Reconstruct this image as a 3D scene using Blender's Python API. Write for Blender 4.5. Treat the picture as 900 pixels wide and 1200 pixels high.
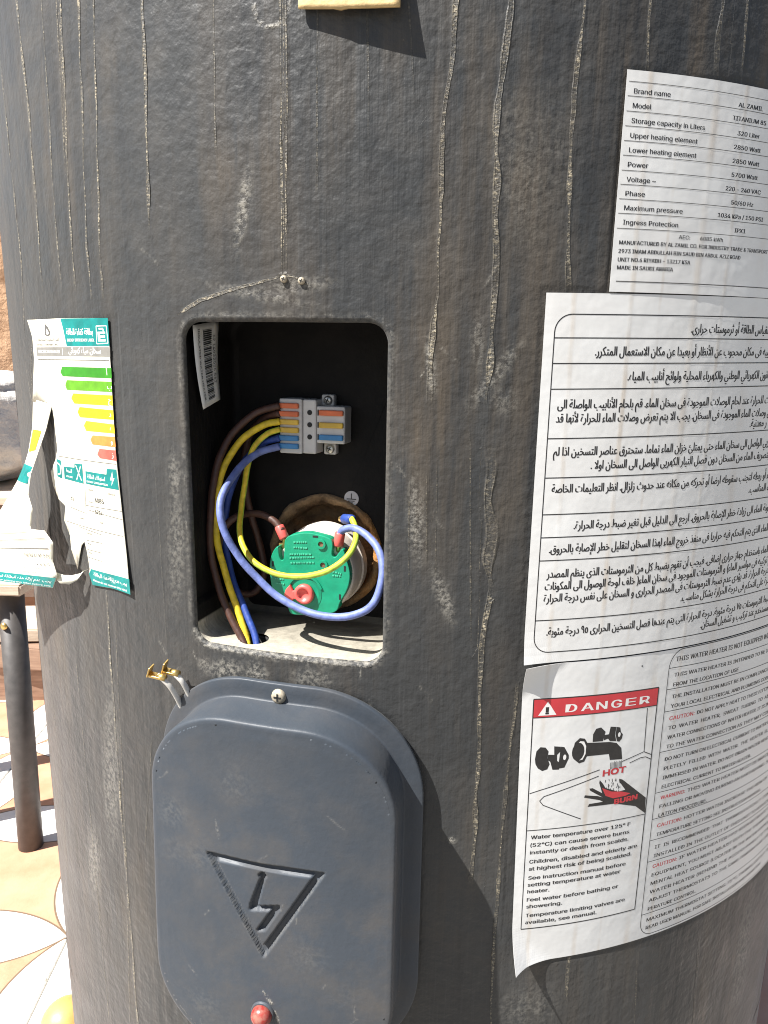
import bpy, bmesh, math, random, unicodedata
import numpy as np
from mathutils import Vector, Matrix, noise as mnoise
from mathutils.geometry import tessellate_polygon
random.seed(7); rng = np.random.default_rng(7)
for _o in list(bpy.data.objects): bpy.data.objects.remove(_o)
scene = bpy.context.scene
COL = scene.collection

# ------------------------------------------------------------------ camera
ZC = 0.90                     # camera height above the tiled floor (m)
PITCH, ROLL, YAW, CAMD = 0.19618, 0.019318, -0.048643, 0.68676
cd = bpy.data.cameras.new('camera'); cam = bpy.data.objects.new('camera', cd); COL.objects.link(cam)
cd.sensor_fit = 'VERTICAL'; cd.sensor_height = 24.0; cd.lens = 887.17 / 1200 * 24.0
cd.clip_start = 0.01; cd.clip_end = 500
_F = Vector((math.sin(YAW) * math.cos(PITCH), math.cos(YAW) * math.cos(PITCH), -math.sin(PITCH)))
_r = Vector((math.cos(YAW), -math.sin(YAW), 0)); _u = _r.cross(_F)
_r2 = _r * math.cos(ROLL) + _u * math.sin(ROLL); _u2 = _u * math.cos(ROLL) - _r * math.sin(ROLL)
cam.matrix_world = Matrix(((_r2.x, _u2.x, -_F.x, 0), (_r2.y, _u2.y, -_F.y, -CAMD), (_r2.z, _u2.z, -_F.z, ZC), (0, 0, 0, 1)))
scene.camera = cam

# ------------------------------------------------------------------ sky and sun
SUN_AZ, SUN_EL = math.radians(60), math.radians(53)      # sun to the left of the viewer, high
w = bpy.data.worlds.new('World'); scene.world = w; w.use_nodes = True
nt = w.node_tree; sky = nt.nodes.new('ShaderNodeTexSky'); sky.sky_type = 'NISHITA'; sky.sun_disc = False
sky.dust_density = 1.6; sky.air_density = 1.0; sky.sun_elevation = SUN_EL; sky.sun_rotation = math.pi + SUN_AZ
nt.links.new(sky.outputs[0], nt.nodes['Background'].inputs[0]); nt.nodes['Background'].inputs[1].default_value = 0.05
sl = bpy.data.lights.new('sun', 'SUN'); sun = bpy.data.objects.new('sun', sl); COL.objects.link(sun)
sl.energy = 5.0; sl.angle = math.radians(0.5); sl.color = (1.0, 0.975, 0.935)
_s = Vector((-math.sin(SUN_AZ) * math.cos(SUN_EL), -math.cos(SUN_AZ) * math.cos(SUN_EL), math.sin(SUN_EL)))
sun.rotation_euler = _s.to_track_quat('Z', 'Y').to_euler(); sun.location = _s * 6
vs = scene.view_settings; vs.view_transform = 'Standard'; vs.look = 'None'; vs.exposure = 1.4; vs.gamma = 1.0; vs.use_curve_mapping = False
scene.render.engine = 'CYCLES'
scene.cycles.use_denoising = True
scene.cycles.max_bounces = 8
scene.cycles.filter_width = 1.05

# ------------------------------------------------------------------ geometry helpers (u, h, d in mm on the tank)
R0 = 330.0; TAPER = 0.0169
def S(u, h, d=0.0):
    "a point on the tank: arc length u from its front, height h relative to the eye, d proud of the skin"
    r = (R0 + TAPER * h + d) / 1000; t = u / R0
    return (r * math.sin(t), -r * math.cos(t), ZC + h / 1000)
TC = -70.0 / R0
NC = (math.sin(TC), -math.cos(TC)); EC = (math.cos(TC), math.sin(TC))
def Q(a, h, d):
    "a point in the terminal recess: a sideways, h height, d depth behind the skin"
    k = (R0 - d) / 1000; a /= 1000
    return (NC[0] * k + EC[0] * a, NC[1] * k + EC[1] * a, ZC + h / 1000)

def setp(o, p):
    o.parent = p; t = Vector((0, 0, 0))
    while p: t += p.location; p = p.parent
    o.location = -t
def mk(name, verts, faces, mat=None, parent=None, smooth=False):
    me = bpy.data.meshes.new(name); me.from_pydata([tuple(v) for v in verts], [], [tuple(f) for f in faces])
    me.validate(); me.update()
    if smooth: me.polygons.foreach_set('use_smooth', [True] * len(me.polygons))
    o = bpy.data.objects.new(name, me); COL.objects.link(o)
    for m in (mat if isinstance(mat, (list, tuple)) else [mat]):
        if m: me.materials.append(m)
    if parent: setp(o, parent)
    return o
def from_bm(name, bm, mat, parent=None, smooth=False):
    me = bpy.data.meshes.new(name); bm.to_mesh(me); bm.free()
    if smooth: me.polygons.foreach_set('use_smooth', [True] * len(me.polygons))
    o = bpy.data.objects.new(name, me); COL.objects.link(o)
    for m in (mat if isinstance(mat, (list, tuple)) else [mat]): me.materials.append(m)
    if parent: setp(o, parent)
    return o
def empty(name, loc=(0, 0, 0)):
    o = bpy.data.objects.new(name, None); COL.objects.link(o); o.location = loc; o.empty_display_size = .05; return o
def tag(o, label=None, cat=None, group=None, kind=None):
    if label: o['label'] = label
    if cat: o['category'] = cat
    if group: o['group'] = group
    if kind: o['kind'] = kind
    return o
class MB:
    def __init__(s): s.v = []; s.f = []; s.m = []
    def add(s, v, f, m=0):
        k = len(s.v); s.v += [tuple(p) for p in v]; s.f += [tuple(i + k for i in q) for q in f]; s.m += [m] * len(f)
    def build(s, name, mat, parent=None, smooth=False):
        o = mk(name, s.v, s.f, mat, parent, smooth)
        if any(s.m) and len(o.data.polygons) == len(s.m): o.data.polygons.foreach_set('material_index', s.m)
        return o
def sharp(o, ang=35):
    bpy.context.view_layer.update(); o.data.set_sharp_from_angle(angle=math.radians(ang)); return o
def bevel_obj(o, w, seg=2, ang=40):
    md = o.modifiers.new('b', 'BEVEL'); md.width = w; md.segments = seg; md.limit_method = 'ANGLE'; md.angle_limit = math.radians(ang); return o
def catmull(P, n):
    P = [np.array(p, float) for p in P]; P = [2 * P[0] - P[1]] + P + [2 * P[-1] - P[-2]]; out = []
    for i in range(1, len(P) - 2):
        a, b, c, d = P[i - 1:i + 3]
        for t in np.linspace(0, 1, n, endpoint=False):
            out.append(.5 * (2 * b + (c - a) * t + (2 * a - 5 * b + 4 * c - d) * t * t + (3 * b - a - 3 * c + d) * t ** 3))
    out.append(P[-2]); return out
def tube(pts, r, seg=14, caps=True, two=None, twist=0.0):
    "swept round tube; two = share of the girth that carries material 1"
    pts = [Vector(p) for p in pts]; n = len(pts); mb = MB()
    tang = [(pts[min(i + 1, n - 1)] - pts[max(i - 1, 0)]).normalized() for i in range(n)]
    nrm = tang[0].orthogonal().normalized(); V = []
    for i in range(n):
        nrm = (nrm - tang[i] * nrm.dot(tang[i])).normalized(); b = tang[i].cross(nrm)
        rr = r[i] if hasattr(r, '__len__') else r
        for k in range(seg):
            a = 2 * math.pi * k / seg + twist * i
            V.append(pts[i] + (nrm * math.cos(a) + b * math.sin(a)) * rr)
    for i in range(n - 1):
        for k in range(seg):
            mb.f.append((i * seg + k, i * seg + (k + 1) % seg, (i + 1) * seg + (k + 1) % seg, (i + 1) * seg + k))
            mb.m.append(1 if two and (k < two[1] and k >= two[0]) else 0)
    mb.v = [tuple(v) for v in V]
    if caps:
        mb.f += [tuple(range(seg))[::-1], tuple(range((n - 1) * seg, n * seg))]; mb.m += [0, 0]
    return mb
def cyl(c, axis, r, h, seg=24, prof=None):
    "lathe about axis from point c; prof = [(radius, along)]"
    c = Vector(c); ax = Vector(axis).normalized(); e1 = ax.orthogonal().normalized(); e2 = ax.cross(e1)
    prof = prof or [(r, 0), (r, h)]
    V = []; F = []
    for (rr, t) in prof:
        for k in range(seg):
            a = 2 * math.pi * k / seg; V.append(c + ax * t + (e1 * math.cos(a) + e2 * math.sin(a)) * rr)
    n = len(prof)
    for i in range(n - 1):
        for k in range(seg): F.append((i * seg + k, i * seg + (k + 1) % seg, (i + 1) * seg + (k + 1) % seg, (i + 1) * seg + k))
    F.append(tuple(range(seg))[::-1]); F.append(tuple(range((n - 1) * seg, n * seg)))
    mb = MB(); mb.add(V, F); return mb
def rrect(cx, cy, hx, hy, r, n=10):
    P = []
    for (sx, sy, a0) in ((1, 1, 0), (-1, 1, 90), (-1, -1, 180), (1, -1, 270)):
        for k in range(n + 1):
            a = math.radians(a0 + 90 * k / n); P.append((cx + sx * (hx - r) + r * math.cos(a), cy + sy * (hy - r) + r * math.sin(a)))
    return P
def dens(P, step):
    out = []
    for i in range(len(P)):
        a = np.array(P[i]); b = np.array(P[(i + 1) % len(P)]); k = max(1, int(np.hypot(*(b - a)) / step))
        out += [tuple(a + (b - a) * j / k) for j in range(k)]
    return out
def sd_rr(X, Y, cx, cy, hx, hy, r):
    dx = np.abs(X - cx) - (hx - r); dy = np.abs(Y - cy) - (hy - r)
    return np.hypot(np.maximum(dx, 0), np.maximum(dy, 0)) + np.minimum(np.maximum(dx, dy), 0) - r
def sd_poly(X, Y, P):
    d = np.full(X.shape, 1e9); ins = np.zeros(X.shape, bool); n = len(P)
    for i in range(n):
        ax, ay = P[i]; bx, by = P[(i + 1) % n]; ex, ey = bx - ax, by - ay
        t = np.clip(((X - ax) * ex + (Y - ay) * ey) / (ex * ex + ey * ey), 0, 1)
        d = np.minimum(d, np.hypot(X - ax - ex * t, Y - ay - ey * t))
        c = ((ay > Y) != (by > Y)) & (X < (bx - ax) * (Y - ay) / (by - ay + 1e-12) + ax); ins ^= c
    return np.where(ins, -d, d)
def smooth01(x): x = np.clip(x, 0, 1); return x * x * (3 - 2 * x)
def grid_cut(us, hs, sdf):
    "grid over us x hs keeping where sdf <= 0, its border snapped on to the contour; returns U, H, faces"
    U, H = np.meshgrid(us, hs); s = sdf(U, H); st = min(us[1] - us[0], 99)
    near = np.abs(s) < .55 * st; e = 1e-3
    gx = (sdf(U + e, H) - sdf(U - e, H)) / (2 * e); gy = (sdf(U, H + e) - sdf(U, H - e)) / (2 * e)
    U = np.where(near, U - gx * s, U); H = np.where(near, H - gy * s, H); s = np.where(near, 0, s)
    nr, nc = U.shape; idx = np.arange(nr * nc).reshape(nr, nc); inn = (s <= 0)
    q = np.stack([idx[:-1, :-1], idx[:-1, 1:], idx[1:, 1:], idx[1:, :-1]], -1).reshape(-1, 4)
    k = inn.ravel()[q]; cnt = k.sum(1)
    F = [tuple(t) for t in q[cnt == 4].tolist()]
    for t, b in zip(q[cnt == 3].tolist(), k[cnt == 3]): F.append(tuple(i for i, z in zip(t, b) if z))
    return U.ravel(), H.ravel(), F
def compact(V, F, *arrs):
    used = np.unique(np.fromiter((i for f in F for i in f), int)); mp = np.full(len(V), -1); mp[used] = np.arange(len(used))
    return V[used], [tuple(int(mp[i]) for i in f) for f in F], [a[used] for a in arrs]

# ------------------------------------------------------------------ material helper
class M:
    def __init__(s, name, base=(.5, .5, .5), rough=.5, **kw):
        s.m = bpy.data.materials.new(name); s.m.use_nodes = True; s.t = s.m.node_tree; s.b = s.t.nodes['Principled BSDF']
        s.b.inputs['Base Color'].default_value = (*base, 1); s.b.inputs['Roughness'].default_value = rough
        for k, v in kw.items(): s.b.inputs[k.replace('_', ' ')].default_value = v
        s._tc = None; s.h = None
    def n(s, t, **kw):
        x = s.t.nodes.new('ShaderNode' + t)
        for k, v in kw.items(): setattr(x, k, v)
        return x
    def l(s, a, b): s.t.links.new(a, b)
    def tc(s):
        if not s._tc: s._tc = s.n('TexCoord')
        return s._tc.outputs['Object']
    def noise(s, scale, detail=4, rough=.55, vec=(1, 1, 1), dist=0):
        mp = s.n('Mapping'); mp.inputs['Scale'].default_value = vec; s.l(s.tc(), mp.inputs[0])
        x = s.n('TexNoise'); x.inputs['Scale'].default_value = scale; x.inputs['Detail'].default_value = detail
        x.inputs['Roughness'].default_value = rough; x.inputs['Distortion'].default_value = dist; s.l(mp.outputs[0], x.inputs['Vector']); return x.outputs[0]
    def ramp(s, x, a, b, lo=0., hi=1.):
        r = s.n('MapRange'); r.inputs[1].default_value = a; r.inputs[2].default_value = b; r.inputs[3].default_value = lo; r.inputs[4].default_value = hi
        s.l(x, r.inputs[0]); return r.outputs[0]
    def math(s, op, a, b=None):
        r = s.n('Math', operation=op)
        for i, v in enumerate((a, b)):
            if v is None: continue
            if isinstance(v, (int, float)): r.inputs[i].default_value = v
            else: s.l(v, r.inputs[i])
        return r.outputs[0]
    def mix(s, f, a, b):
        r = s.n('Mix', data_type='RGBA')
        for i, v in ((0, f), (6, a), (7, b)):
            if isinstance(v, (int, float)): r.inputs[i].default_value = v
            elif isinstance(v, tuple): r.inputs[i].default_value = (*v, 1)
            else: s.l(v, r.inputs[i])
        return r.outputs[2]
    def attr(s, name): return s.n('Attribute', attribute_name=name).outputs['Fac']
    def color(s, x): s.l(x, s.b.inputs['Base Color']); return s
    def roughness(s, x): s.l(x, s.b.inputs['Roughness']); return s
    def bump(s, x, dist, strength=1.):
        b = s.n('Bump'); b.inputs['Strength'].default_value = strength; b.inputs['Distance'].default_value = dist; s.l(x, b.inputs['Height'])
        if s.h: s.l(s.h, b.inputs['Normal'])
        s.h = b.outputs[0]; s.l(s.h, s.b.inputs['Normal']); return s
def plain(name, base, rough=.5, var=.25, scale=120, bump=0., **kw):
    m = M(name, base, rough, **kw); n = m.noise(scale, 5)
    m.color(m.mix(m.ramp(n, .3, .7), tuple(c * (1 - var) for c in base), tuple(min(1, c * (1 + var)) for c in base)))
    if bump: m.bump(n, bump)
    return m.m

# ------------------------------------------------------------------ measured shapes (mm on the tank)
STREAKS = [([(-278.4,168.3),(-271.7,55.3),(-278.1,8.0)],2.6,0.9),([(-243.1,182.0),(-239.2,122.1),(-240.1,36.4)],2.8,1.0),([(-214.5,178.3),(-217.3,71.1),(-216.6,35.4)],1.6,0.7),([(-199.9,174.7),(-203.6,95.3)],1.2,0.6),([(-196.8,173.9),(-202.3,69.7),(-202.2,34.8)],2.2,1.0),([(-181.3,170.3),(-188.2,55.8),(-186.8,29.8)],2.0,0.95),([(-169.7,167.8),(-176.9,59.2),(-177.3,29.5)],1.6,1.0),([(-137.7,161.7),(-139.0,114.8),(-140.2,61.0)],2.4,1.0),([(-98.8,155.8),(-100.1,89.0)],1.6,0.35),([(-66.8,152.3),(-67.2,97.8),(-67.7,40.1)],1.0,0.9),([(-64.1,152.1),(-64.4,97.7),(-65.6,40.1)],1.3,0.8),([(-50.0,151.0),(-50.2,72.3)],1.0,0.3),([(-28.5,149.9),(-27.1,93.0)],0.9,0.25),([(9.0,149.3),(7.5,123.3),(4.3,99.8),(5.4,32.1),(3.6,17.1),(2.8,-19.7)],2.6,0.9),([(32.1,149.8),(29.9,123.7),(28.0,110.3),(31.3,32.6),(30.1,17.6),(29.9,-18.0)],3.2,1.0),([(63.1,151.6),(61.0,115.2),(64.9,33.5)],2.6,1.0),([(92.9,154.5),(94.2,126.3)],2.6,0.9),([(129.7,159.5),(129.8,126.2)],3,0.9),([(142.9,161.7),(144.6,127.1)],1.2,0.9),([(36.0,-108.7),(33.7,-140.0),(34.3,-248.7),(33.6,-274.6)],2.8,1.0),([(52.8,-158.7),(50.0,-221.3),(48.4,-302.9),(49.3,-366.3)],2.2,0.95),([(93.9,-326.7),(94.5,-352.5)],2.2,0.7),([(140.8,-335.3),(144.5,-387.4)],1.2,0.6),([(193.0,-339.2),(198.6,-407.8)],2,0.3),([(-236.2,-182.6),(-233.8,-299.9),(-230.1,-457.1)],0.8,0.6),([(-193.0,-133.0),(-193.7,-247.3),(-191.7,-374.2)],2.0,1.0),([(-185.8,-150.2),(-191.1,-306.5),(-200.5,-432.1)],0.8,0.6),([(-294.8,-161.9),(-289.7,-287.2),(-298.1,-471.3)],1.5,0.35),([(-284.2,2.9),(-279.1,-18.0),(-276.4,-33.8)],2,0.5),([(-256.7,22.7),(-268.4,-2.2),(-276.4,-33.8)],1.0,0.7),([(-69.0,37.5),(-94.3,31.9),(-111.2,27.4),(-121.1,22.7)],1.6,0.9),([(-68.1,38.6),(-61.4,37.8),(-56.9,35.1)],1.6,0.9),([(22.3,-29.2),(27.6,-140.1)],0.8,0.3),([(-5.5,-54.2),(-4.6,-109.6)],0.7,0.4),([(2.6,-51.9),(3.9,-96.2)],0.9,0.6),([(7.2,-45.7),(8.4,-104.8)],0.7,0.4),([(32.4,-37.1),(35.8,-113.1)],5.5,0.45),([(-11.3,149.4),(-7.4,109.9)],0.9,0.25),([(-145.4,-44.5),(-143.2,-158.1)],0.9,0.12),([(-159.2,-214.0),(-171.9,-297.3)],1,0.2)]
SCUFFS = [(-86.5,67.9,3.1,17.1,-12,0.5),(32.8,-5.4,3.6,18.0,-38,0.42),(24.2,9.9,3.1,13.5,5,0.3),(39.6,83.3,13.5,31.5,10,0.14),(50.6,90.7,11.2,27.0,0,0.1),(3.0,-2.0,2.2,12.6,8,0.6),(-1.7,-75.0,4.0,20.2,4,0.5),(-103.6,-163.2,11.2,5.4,10,0.5),(-85.5,-162.7,6.3,6.3,0,0.55),(-117.3,-163.1,4.5,4.5,0,0.4),(-54.2,-161.0,11.2,5.4,0,0.35),(-132.8,-98.3,6.3,31.5,-4,0.25),(-131.8,-61.4,4.5,13.5,0,0.3),(12.9,-113.4,3.6,13.5,20,0.5),(22.3,-248.6,2.2,1.8,0,0.8),(-201.4,-68.1,8.1,27.0,0,0.2),(-61.5,33.6,18.0,3.6,5,0.3),(-80.9,29.9,27.0,2.7,-10,0.3),(-233.9,-331.8,9.0,27.0,-10,0.4),(-201.3,-250.1,9.0,54.0,-6,0.3),(254.9,-388.6,11.2,40.5,5,0.5),(71.6,-357.2,18.0,13.5,0,0.2),(37.5,-17.0,7.2,5.4,-30,0.3)]
RING = (-70.8,148.7)
E_SPLIT = [(-238.3,-31.5),(-237.2,-37.2),(-237.1,-43.2),(-236.3,-51.6),(-236.5,-55.6),(-239.8,-61.4),(-248.5,-69.7),(-246.7,-77.9),(-240.2,-85.5),(-231.3,-88.9),(-234.5,-97.8),(-228.2,-106.2),(-228.1,-114.7),(-221.8,-125.8),(-214.9,-110.4),(-210.9,-107.0),(-209.1,-112.2),(-207.2,-123.0)]
E_BARS = [[(-223.5,-9.5),(-220.9,-6.3),(-173.2,-6.1),(-173.3,-11.5),(-221.1,-11.6)],[(-218.9,-16.6),(-216.7,-13.7),(-173.5,-13.3),(-173.8,-18.7),(-217.6,-19.1)],[(-213.2,-23.7),(-210.6,-20.9),(-173.7,-20.5),(-174.0,-26.0),(-210.4,-26.5)],[(-207.4,-31.1),(-204.8,-28.2),(-173.9,-28.4),(-173.9,-33.5),(-205.4,-33.9)],[(-201.9,-38.4),(-199.2,-35.6),(-173.9,-36.0),(-173.7,-40.9),(-199.9,-41.2)],[(-196.4,-46.0),(-193.8,-43.3),(-174.0,-42.7),(-173.7,-48.3),(-194.5,-48.4)],[(-190.7,-53.6),(-188.2,-50.3),(-173.9,-50.1),(-173.8,-55.8),(-188.4,-55.6)]]
E_TEAL = [(-218.7,20.1),(-173.4,19.6),(-173.5,5.4),(-213.8,5.1),(-216.2,13.9)]
E_B = [[(-183.7,15.3),(-174.7,15.6),(-174.2,6.8),(-184.2,6.5)],[(-181.1,14.2),(-177.2,14.2),(-176.9,8.0),(-181.3,7.7)]]
E_GREY = [(-252.6,4.4),(-173.1,4.8),(-173.4,-0.2),(-252.9,-0.4)]
E_DROP = [(-238.4,17.7),(-235.6,16.1),(-232.6,13.2),(-233.0,11.3),(-236.7,10.7),(-239.7,11.3),(-239.9,14.2)]
E_TABS = [[(-237.5,-60.7),(-232.4,-61.1),(-232.3,-72.0),(-239.0,-71.4)],[(-228.9,-64.3),(-215.8,-63.6),(-215.4,-61.1),(-206.9,-60.7),(-206.8,-72.0),(-229.2,-71.6)],[(-203.9,-64.4),(-183.5,-64.3),(-182.9,-61.0),(-174.5,-60.6),(-173.5,-71.9),(-204.1,-71.7)]]
E_BAND = [(-205.5,-122.6),(-168.2,-121.8),(-167.7,-130.6),(-186.5,-130.5),(-205.1,-132.3),(-208.4,-126.0)]
E_LINES = [[(-236.1,-58.7),(-174.3,-57.7)],[(-225.2,-88.0),(-206.0,-89.4)],[(-204.0,-86.9),(-172.1,-88.4)],[(-205.6,-74.7),(-206.6,-88.2)],[(-232.8,-97.6),(-172.4,-97.9)],[(-206.1,-84.5),(-172.3,-83.7)],[(-215.8,-98.6),(-191.8,-99.9)],[(-208.2,-105.6),(-192.4,-104.9)],[(-208.1,-111.1),(-193.1,-110.8)],[(-207.9,-115.7),(-193.7,-115.9)]]
E_TXT = [(-219.8,-83.6),(-193.3,-81.5),(-194.1,-88.2),(-189.6,-93.8),(-207.6,-95.5),(-183.4,-75.6)]
FLAP = [[(-262.5,-26.6,3.0),(-238.0,-28.6,0.9)],[(-265.0,-43.4,4),(-243.3,-43.3,3.5)],[(-261.0,-58.5,9),(-246.5,-58.1,8.5)],[(-259.2,-70.0,14),(-246.4,-70.0,13.5)],[(-272.2,-85.7,19),(-246.4,-82.2,16)],[(-290.8,-99.6,22),(-239.2,-89.7,17)],[(-298.7,-109.2,25),(-246.0,-103.0,16.5)],[(-314.3,-119.9,27),(-228.8,-101.1,15.5)],[(-328.8,-130.0,31),(-220.3,-106.9,15)],[(-320.5,-134.7,35),(-224.5,-119.2,14)],[(-314.1,-139.8,38),(-221.7,-127.6,13.5)],[(-308.7,-144.9,41),(-229.8,-136.9,13)]]
PIC = [[(64.2,-201.8),(64.8,-197.4),(67.0,-195.2),(69.9,-195.6),(71.7,-197.9),(71.3,-201.8),(72.8,-205.3),(71.7,-208.2),(68.9,-209.0),(66.3,-207.3),(64.7,-204.8)],[(71.6,-199.8),(75.0,-200.1),(74.6,-195.2),(78.4,-195.7),(78.4,-198.4),(76.6,-200.2),(76.8,-203.7),(79.2,-205.4),(78.2,-208.9),(74.6,-208.7),(73.0,-203.9),(71.3,-202.8)],[(78.6,-195.7),(80.4,-196.1),(83.2,-200.8),(83.4,-202.8),(81.3,-208.0),(78.5,-208.3),(77.9,-204.3),(78.2,-198.4)],[(85.5,-199.0),(86.1,-194.2),(88.8,-191.7),(91.8,-192.3),(94.1,-195.9),(94.2,-201.9),(92.5,-205.7),(89.6,-206.4),(86.9,-204.1)],[(87.2,-199.2),(87.4,-195.3),(89.3,-193.5),(91.5,-193.9),(92.9,-196.8),(92.9,-201.3),(91.4,-204.4),(89.6,-204.6),(87.9,-202.7)],[(88.5,-199.3),(89.6,-195.7),(92.5,-194.8),(106.8,-195.9),(111.1,-197.0),(114.4,-200.4),(115.6,-207.1),(107.9,-206.6),(107.0,-202.9),(94.2,-202.7),(90.8,-203.0),(89.0,-201.8)],[(96.5,-194.7),(96.4,-190.3),(97.9,-187.3),(100.8,-186.8),(103.7,-189.6),(103.0,-193.0),(102.6,-194.9)],[(102.8,-191.5),(105.9,-191.3),(106.5,-187.0),(110.2,-187.6),(109.6,-191.8),(110.8,-195.9),(106.8,-195.4),(105.6,-193.8),(103.1,-194.5)],[(110.4,-187.6),(112.5,-188.2),(113.1,-190.8),(114.5,-192.4),(114.1,-194.9),(112.7,-196.5),(111.2,-196.0),(109.9,-191.8)],[(94.3,-227.1),(94.7,-225.8),(102.6,-227.3),(105.8,-228.6),(97.6,-223.4),(97.0,-222.1),(99.0,-222.1),(105.1,-225.9),(102.7,-219.5),(102.9,-217.8),(105.1,-220.3),(106.9,-223.1),(115.2,-226.5),(119.6,-226.1),(115.1,-220.3),(115.0,-218.7),(117.2,-219.6),(122.7,-224.1),(128.2,-228.7),(134.0,-233.5),(134.5,-243.1),(127.5,-237.5),(113.8,-233.5),(96.9,-233.0),(97.8,-231.4),(106.1,-231.2),(103.9,-229.9)],[(104.8,-222.8),(110.9,-225.8),(117.4,-226.8),(123.2,-228.8),(120.0,-229.8),(112.4,-230.1),(107.3,-227.8)]]
PICLINES = [[(62.2,-221.8),(102.2,-211.6)],[(68.7,-226.5),(70.9,-224.1),(102.0,-215.3)],[(68.7,-226.5),(70.8,-229.2),(93.4,-239.8)],[(115.5,-208.6),(129.4,-204.9),(134.5,-207.4)],[(120.6,-210.2),(127.6,-208.2),(130.9,-208.2),(134.6,-210.2)],[(129.4,-204.7),(128.6,-179.0)]]
PICTXT = [(104.6,-215.2),(114.3,-233.6),(64.4,-177.3),(69.2,-169.8),(74.5,-177.9),(79.1,-176.9),(130.0,-176.9)]
W_blueB = [(-18.9,-46.9,46),(-31.5,-51.4,42),(-36.6,-58.6,30),(-38.3,-68.4,17),(-37.4,-77.1,10),(-34.3,-87.8,8),(-25.8,-102.5,9),(-12.5,-117.0,11),(3.7,-125.7,10),(20.4,-128.7,9),(36.5,-126.5,9),(46.1,-119.3,11),(49.2,-106.3,15),(46.3,-95.8,20),(38.6,-89.2,26),(29.4,-86.2,30),(22.6,-88.1,32),(20.1,-92.0,34)]
W_ygB = [(-18.8,-37.5,46),(-25.6,-40.5,44),(-32.9,-48.1,42),(-36.3,-60.9,40),(-37.3,-78.5,36),(-35.2,-90.2,28),(-30.5,-99.0,22),(-20.9,-106.4,17),(-7.9,-110.7,15),(5.5,-110.6,14),(19.5,-106.1,14),(28.6,-99.7,17),(31.8,-92.5,24),(29.7,-87.1,32),(25.4,-83.0,38),(21.3,-83.2,42)]
W_ygA = [(-18.8,-33.3,46),(-27.0,-35.4,44),(-38.6,-43.5,40),(-47.7,-59.0,35),(-50.8,-76.1,31),(-50.2,-92.5,29),(-45.0,-113.5,27),(-36.7,-132.9,24),(-29.4,-146.6,20),(-26.1,-153.0,17),(-24.2,-155.9,15)]
W_blueA = [(-18.9,-42.2,46),(-31.0,-46.8,48),(-42.7,-58.8,47),(-48.6,-77.9,42),(-49.7,-96.9,38),(-43.9,-117.5,33),(-33.1,-134.2,26),(-23.9,-146.9,20),(-20.6,-152.8,17),(-18.7,-155.7,15)]
W_brA = [(-18.7,-24.5,46),(-33.1,-29.6,44),(-44.7,-42.2,38),(-50.3,-59.5,31),(-51.9,-82.7,27),(-52.0,-101.7,26),(-47.8,-120.3,24),(-38.9,-136.8,20),(-30.6,-148.1,17),(-27.2,-152.9,15),(-25.8,-156.2,14)]
W_brB = [(-18.8,-28.7,46),(-30.7,-33.1,50),(-40.1,-43.2,52),(-43.5,-59.4,52),(-42.2,-82.0,54),(-37.5,-102.3,56),(-33.5,-121.6,56),(-37.3,-133.3,52),(-44.3,-132.7,44),(-49.2,-120.3,38),(-50.9,-103.9,36),(-49.0,-92.9,38),(-41.5,-86.3,40),(-29.1,-84.1,38),(-19.1,-86.8,36),(-12.7,-91.7,34)]
T_OUT = [(-9.7,-95.0),(-6.2,-92.5),(2.5,-90.3),(8.5,-90.8),(14.5,-92.1),(17.4,-93.4),(17.8,-97.4),(17.0,-101.6),(18.9,-103.3),(21.0,-100.4),(23.5,-96.9),(25.7,-104.2),(27.6,-109.9),(27.3,-116.6),(25.0,-122.7),(22.0,-127.3),(20.4,-133.5),(12.1,-135.4),(2.5,-136.8),(-5.6,-137.6),(-7.5,-135.6),(-8.0,-133.0),(-14.5,-129.8),(-17.6,-123.5),(-18.8,-114.1),(-18.3,-107.2),(-16.4,-101.9),(-13.3,-98.7),(-13.3,-103.4),(-12.0,-107.5),(-10.3,-106.7),(-10.0,-101.4)]
T_P = [(11.3,-96.1),(12.5,-107.5),(2.0,-124.6),(-3.5,-123.9),(2.5,-123.3)]
T_TXT = [(-4.5,-96.3),(2.5,-95.7),(-4.5,-99.2),(2.9,-99.0),(-6.7,-103.2),(5.5,-102.2),(-6.7,-105.3),(6.8,-103.7),(-6.3,-107.9),(6.4,-106.7),(-15.2,-117.7),(-10.8,-117.7),(-14.4,-120.2),(-10.8,-120.3),(17.6,-110.8),(22.3,-111.6),(17.6,-112.9),(22.8,-112.8)]
T_TERM = [(-16.4,-90.4,38),(-11.4,-94.7,33),(-13.7,-102.4,33),(20.2,-88.4,35),(20.0,-94.6,33),(17.8,-101.4,33)]
SPADES = [[(-141.9,-163.9,14),(-144.5,-168.7,13),(-137.6,-169.1,12),(-132.8,-174.7,10),(-131.8,-185.1,5),(-131.2,-193.4,2)],[(-135.4,-161.5,10),(-137.8,-166.3,9),(-132.3,-167.0,8),(-127.6,-171.3,7),(-125.9,-179.2,4),(-125.0,-186.9,2)]]
BOLT = [(-72.4, -258.6), (-69.9, -256.0), (-67.9, -258.5), (-69.1, -259.6), (-73.0, -276.4), (-61.7, -273.7), (-61.7, -276.1), (-69.3, -290.0), (-73.5, -291.1), (-65.8, -277.5), (-77.0, -279.9), (-76.8, -277.0), (-71.1, -259.8)]
TRI = [(-100.5, -252.3), (-39.3, -251.0), (-69.8, -305.9)]

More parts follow.
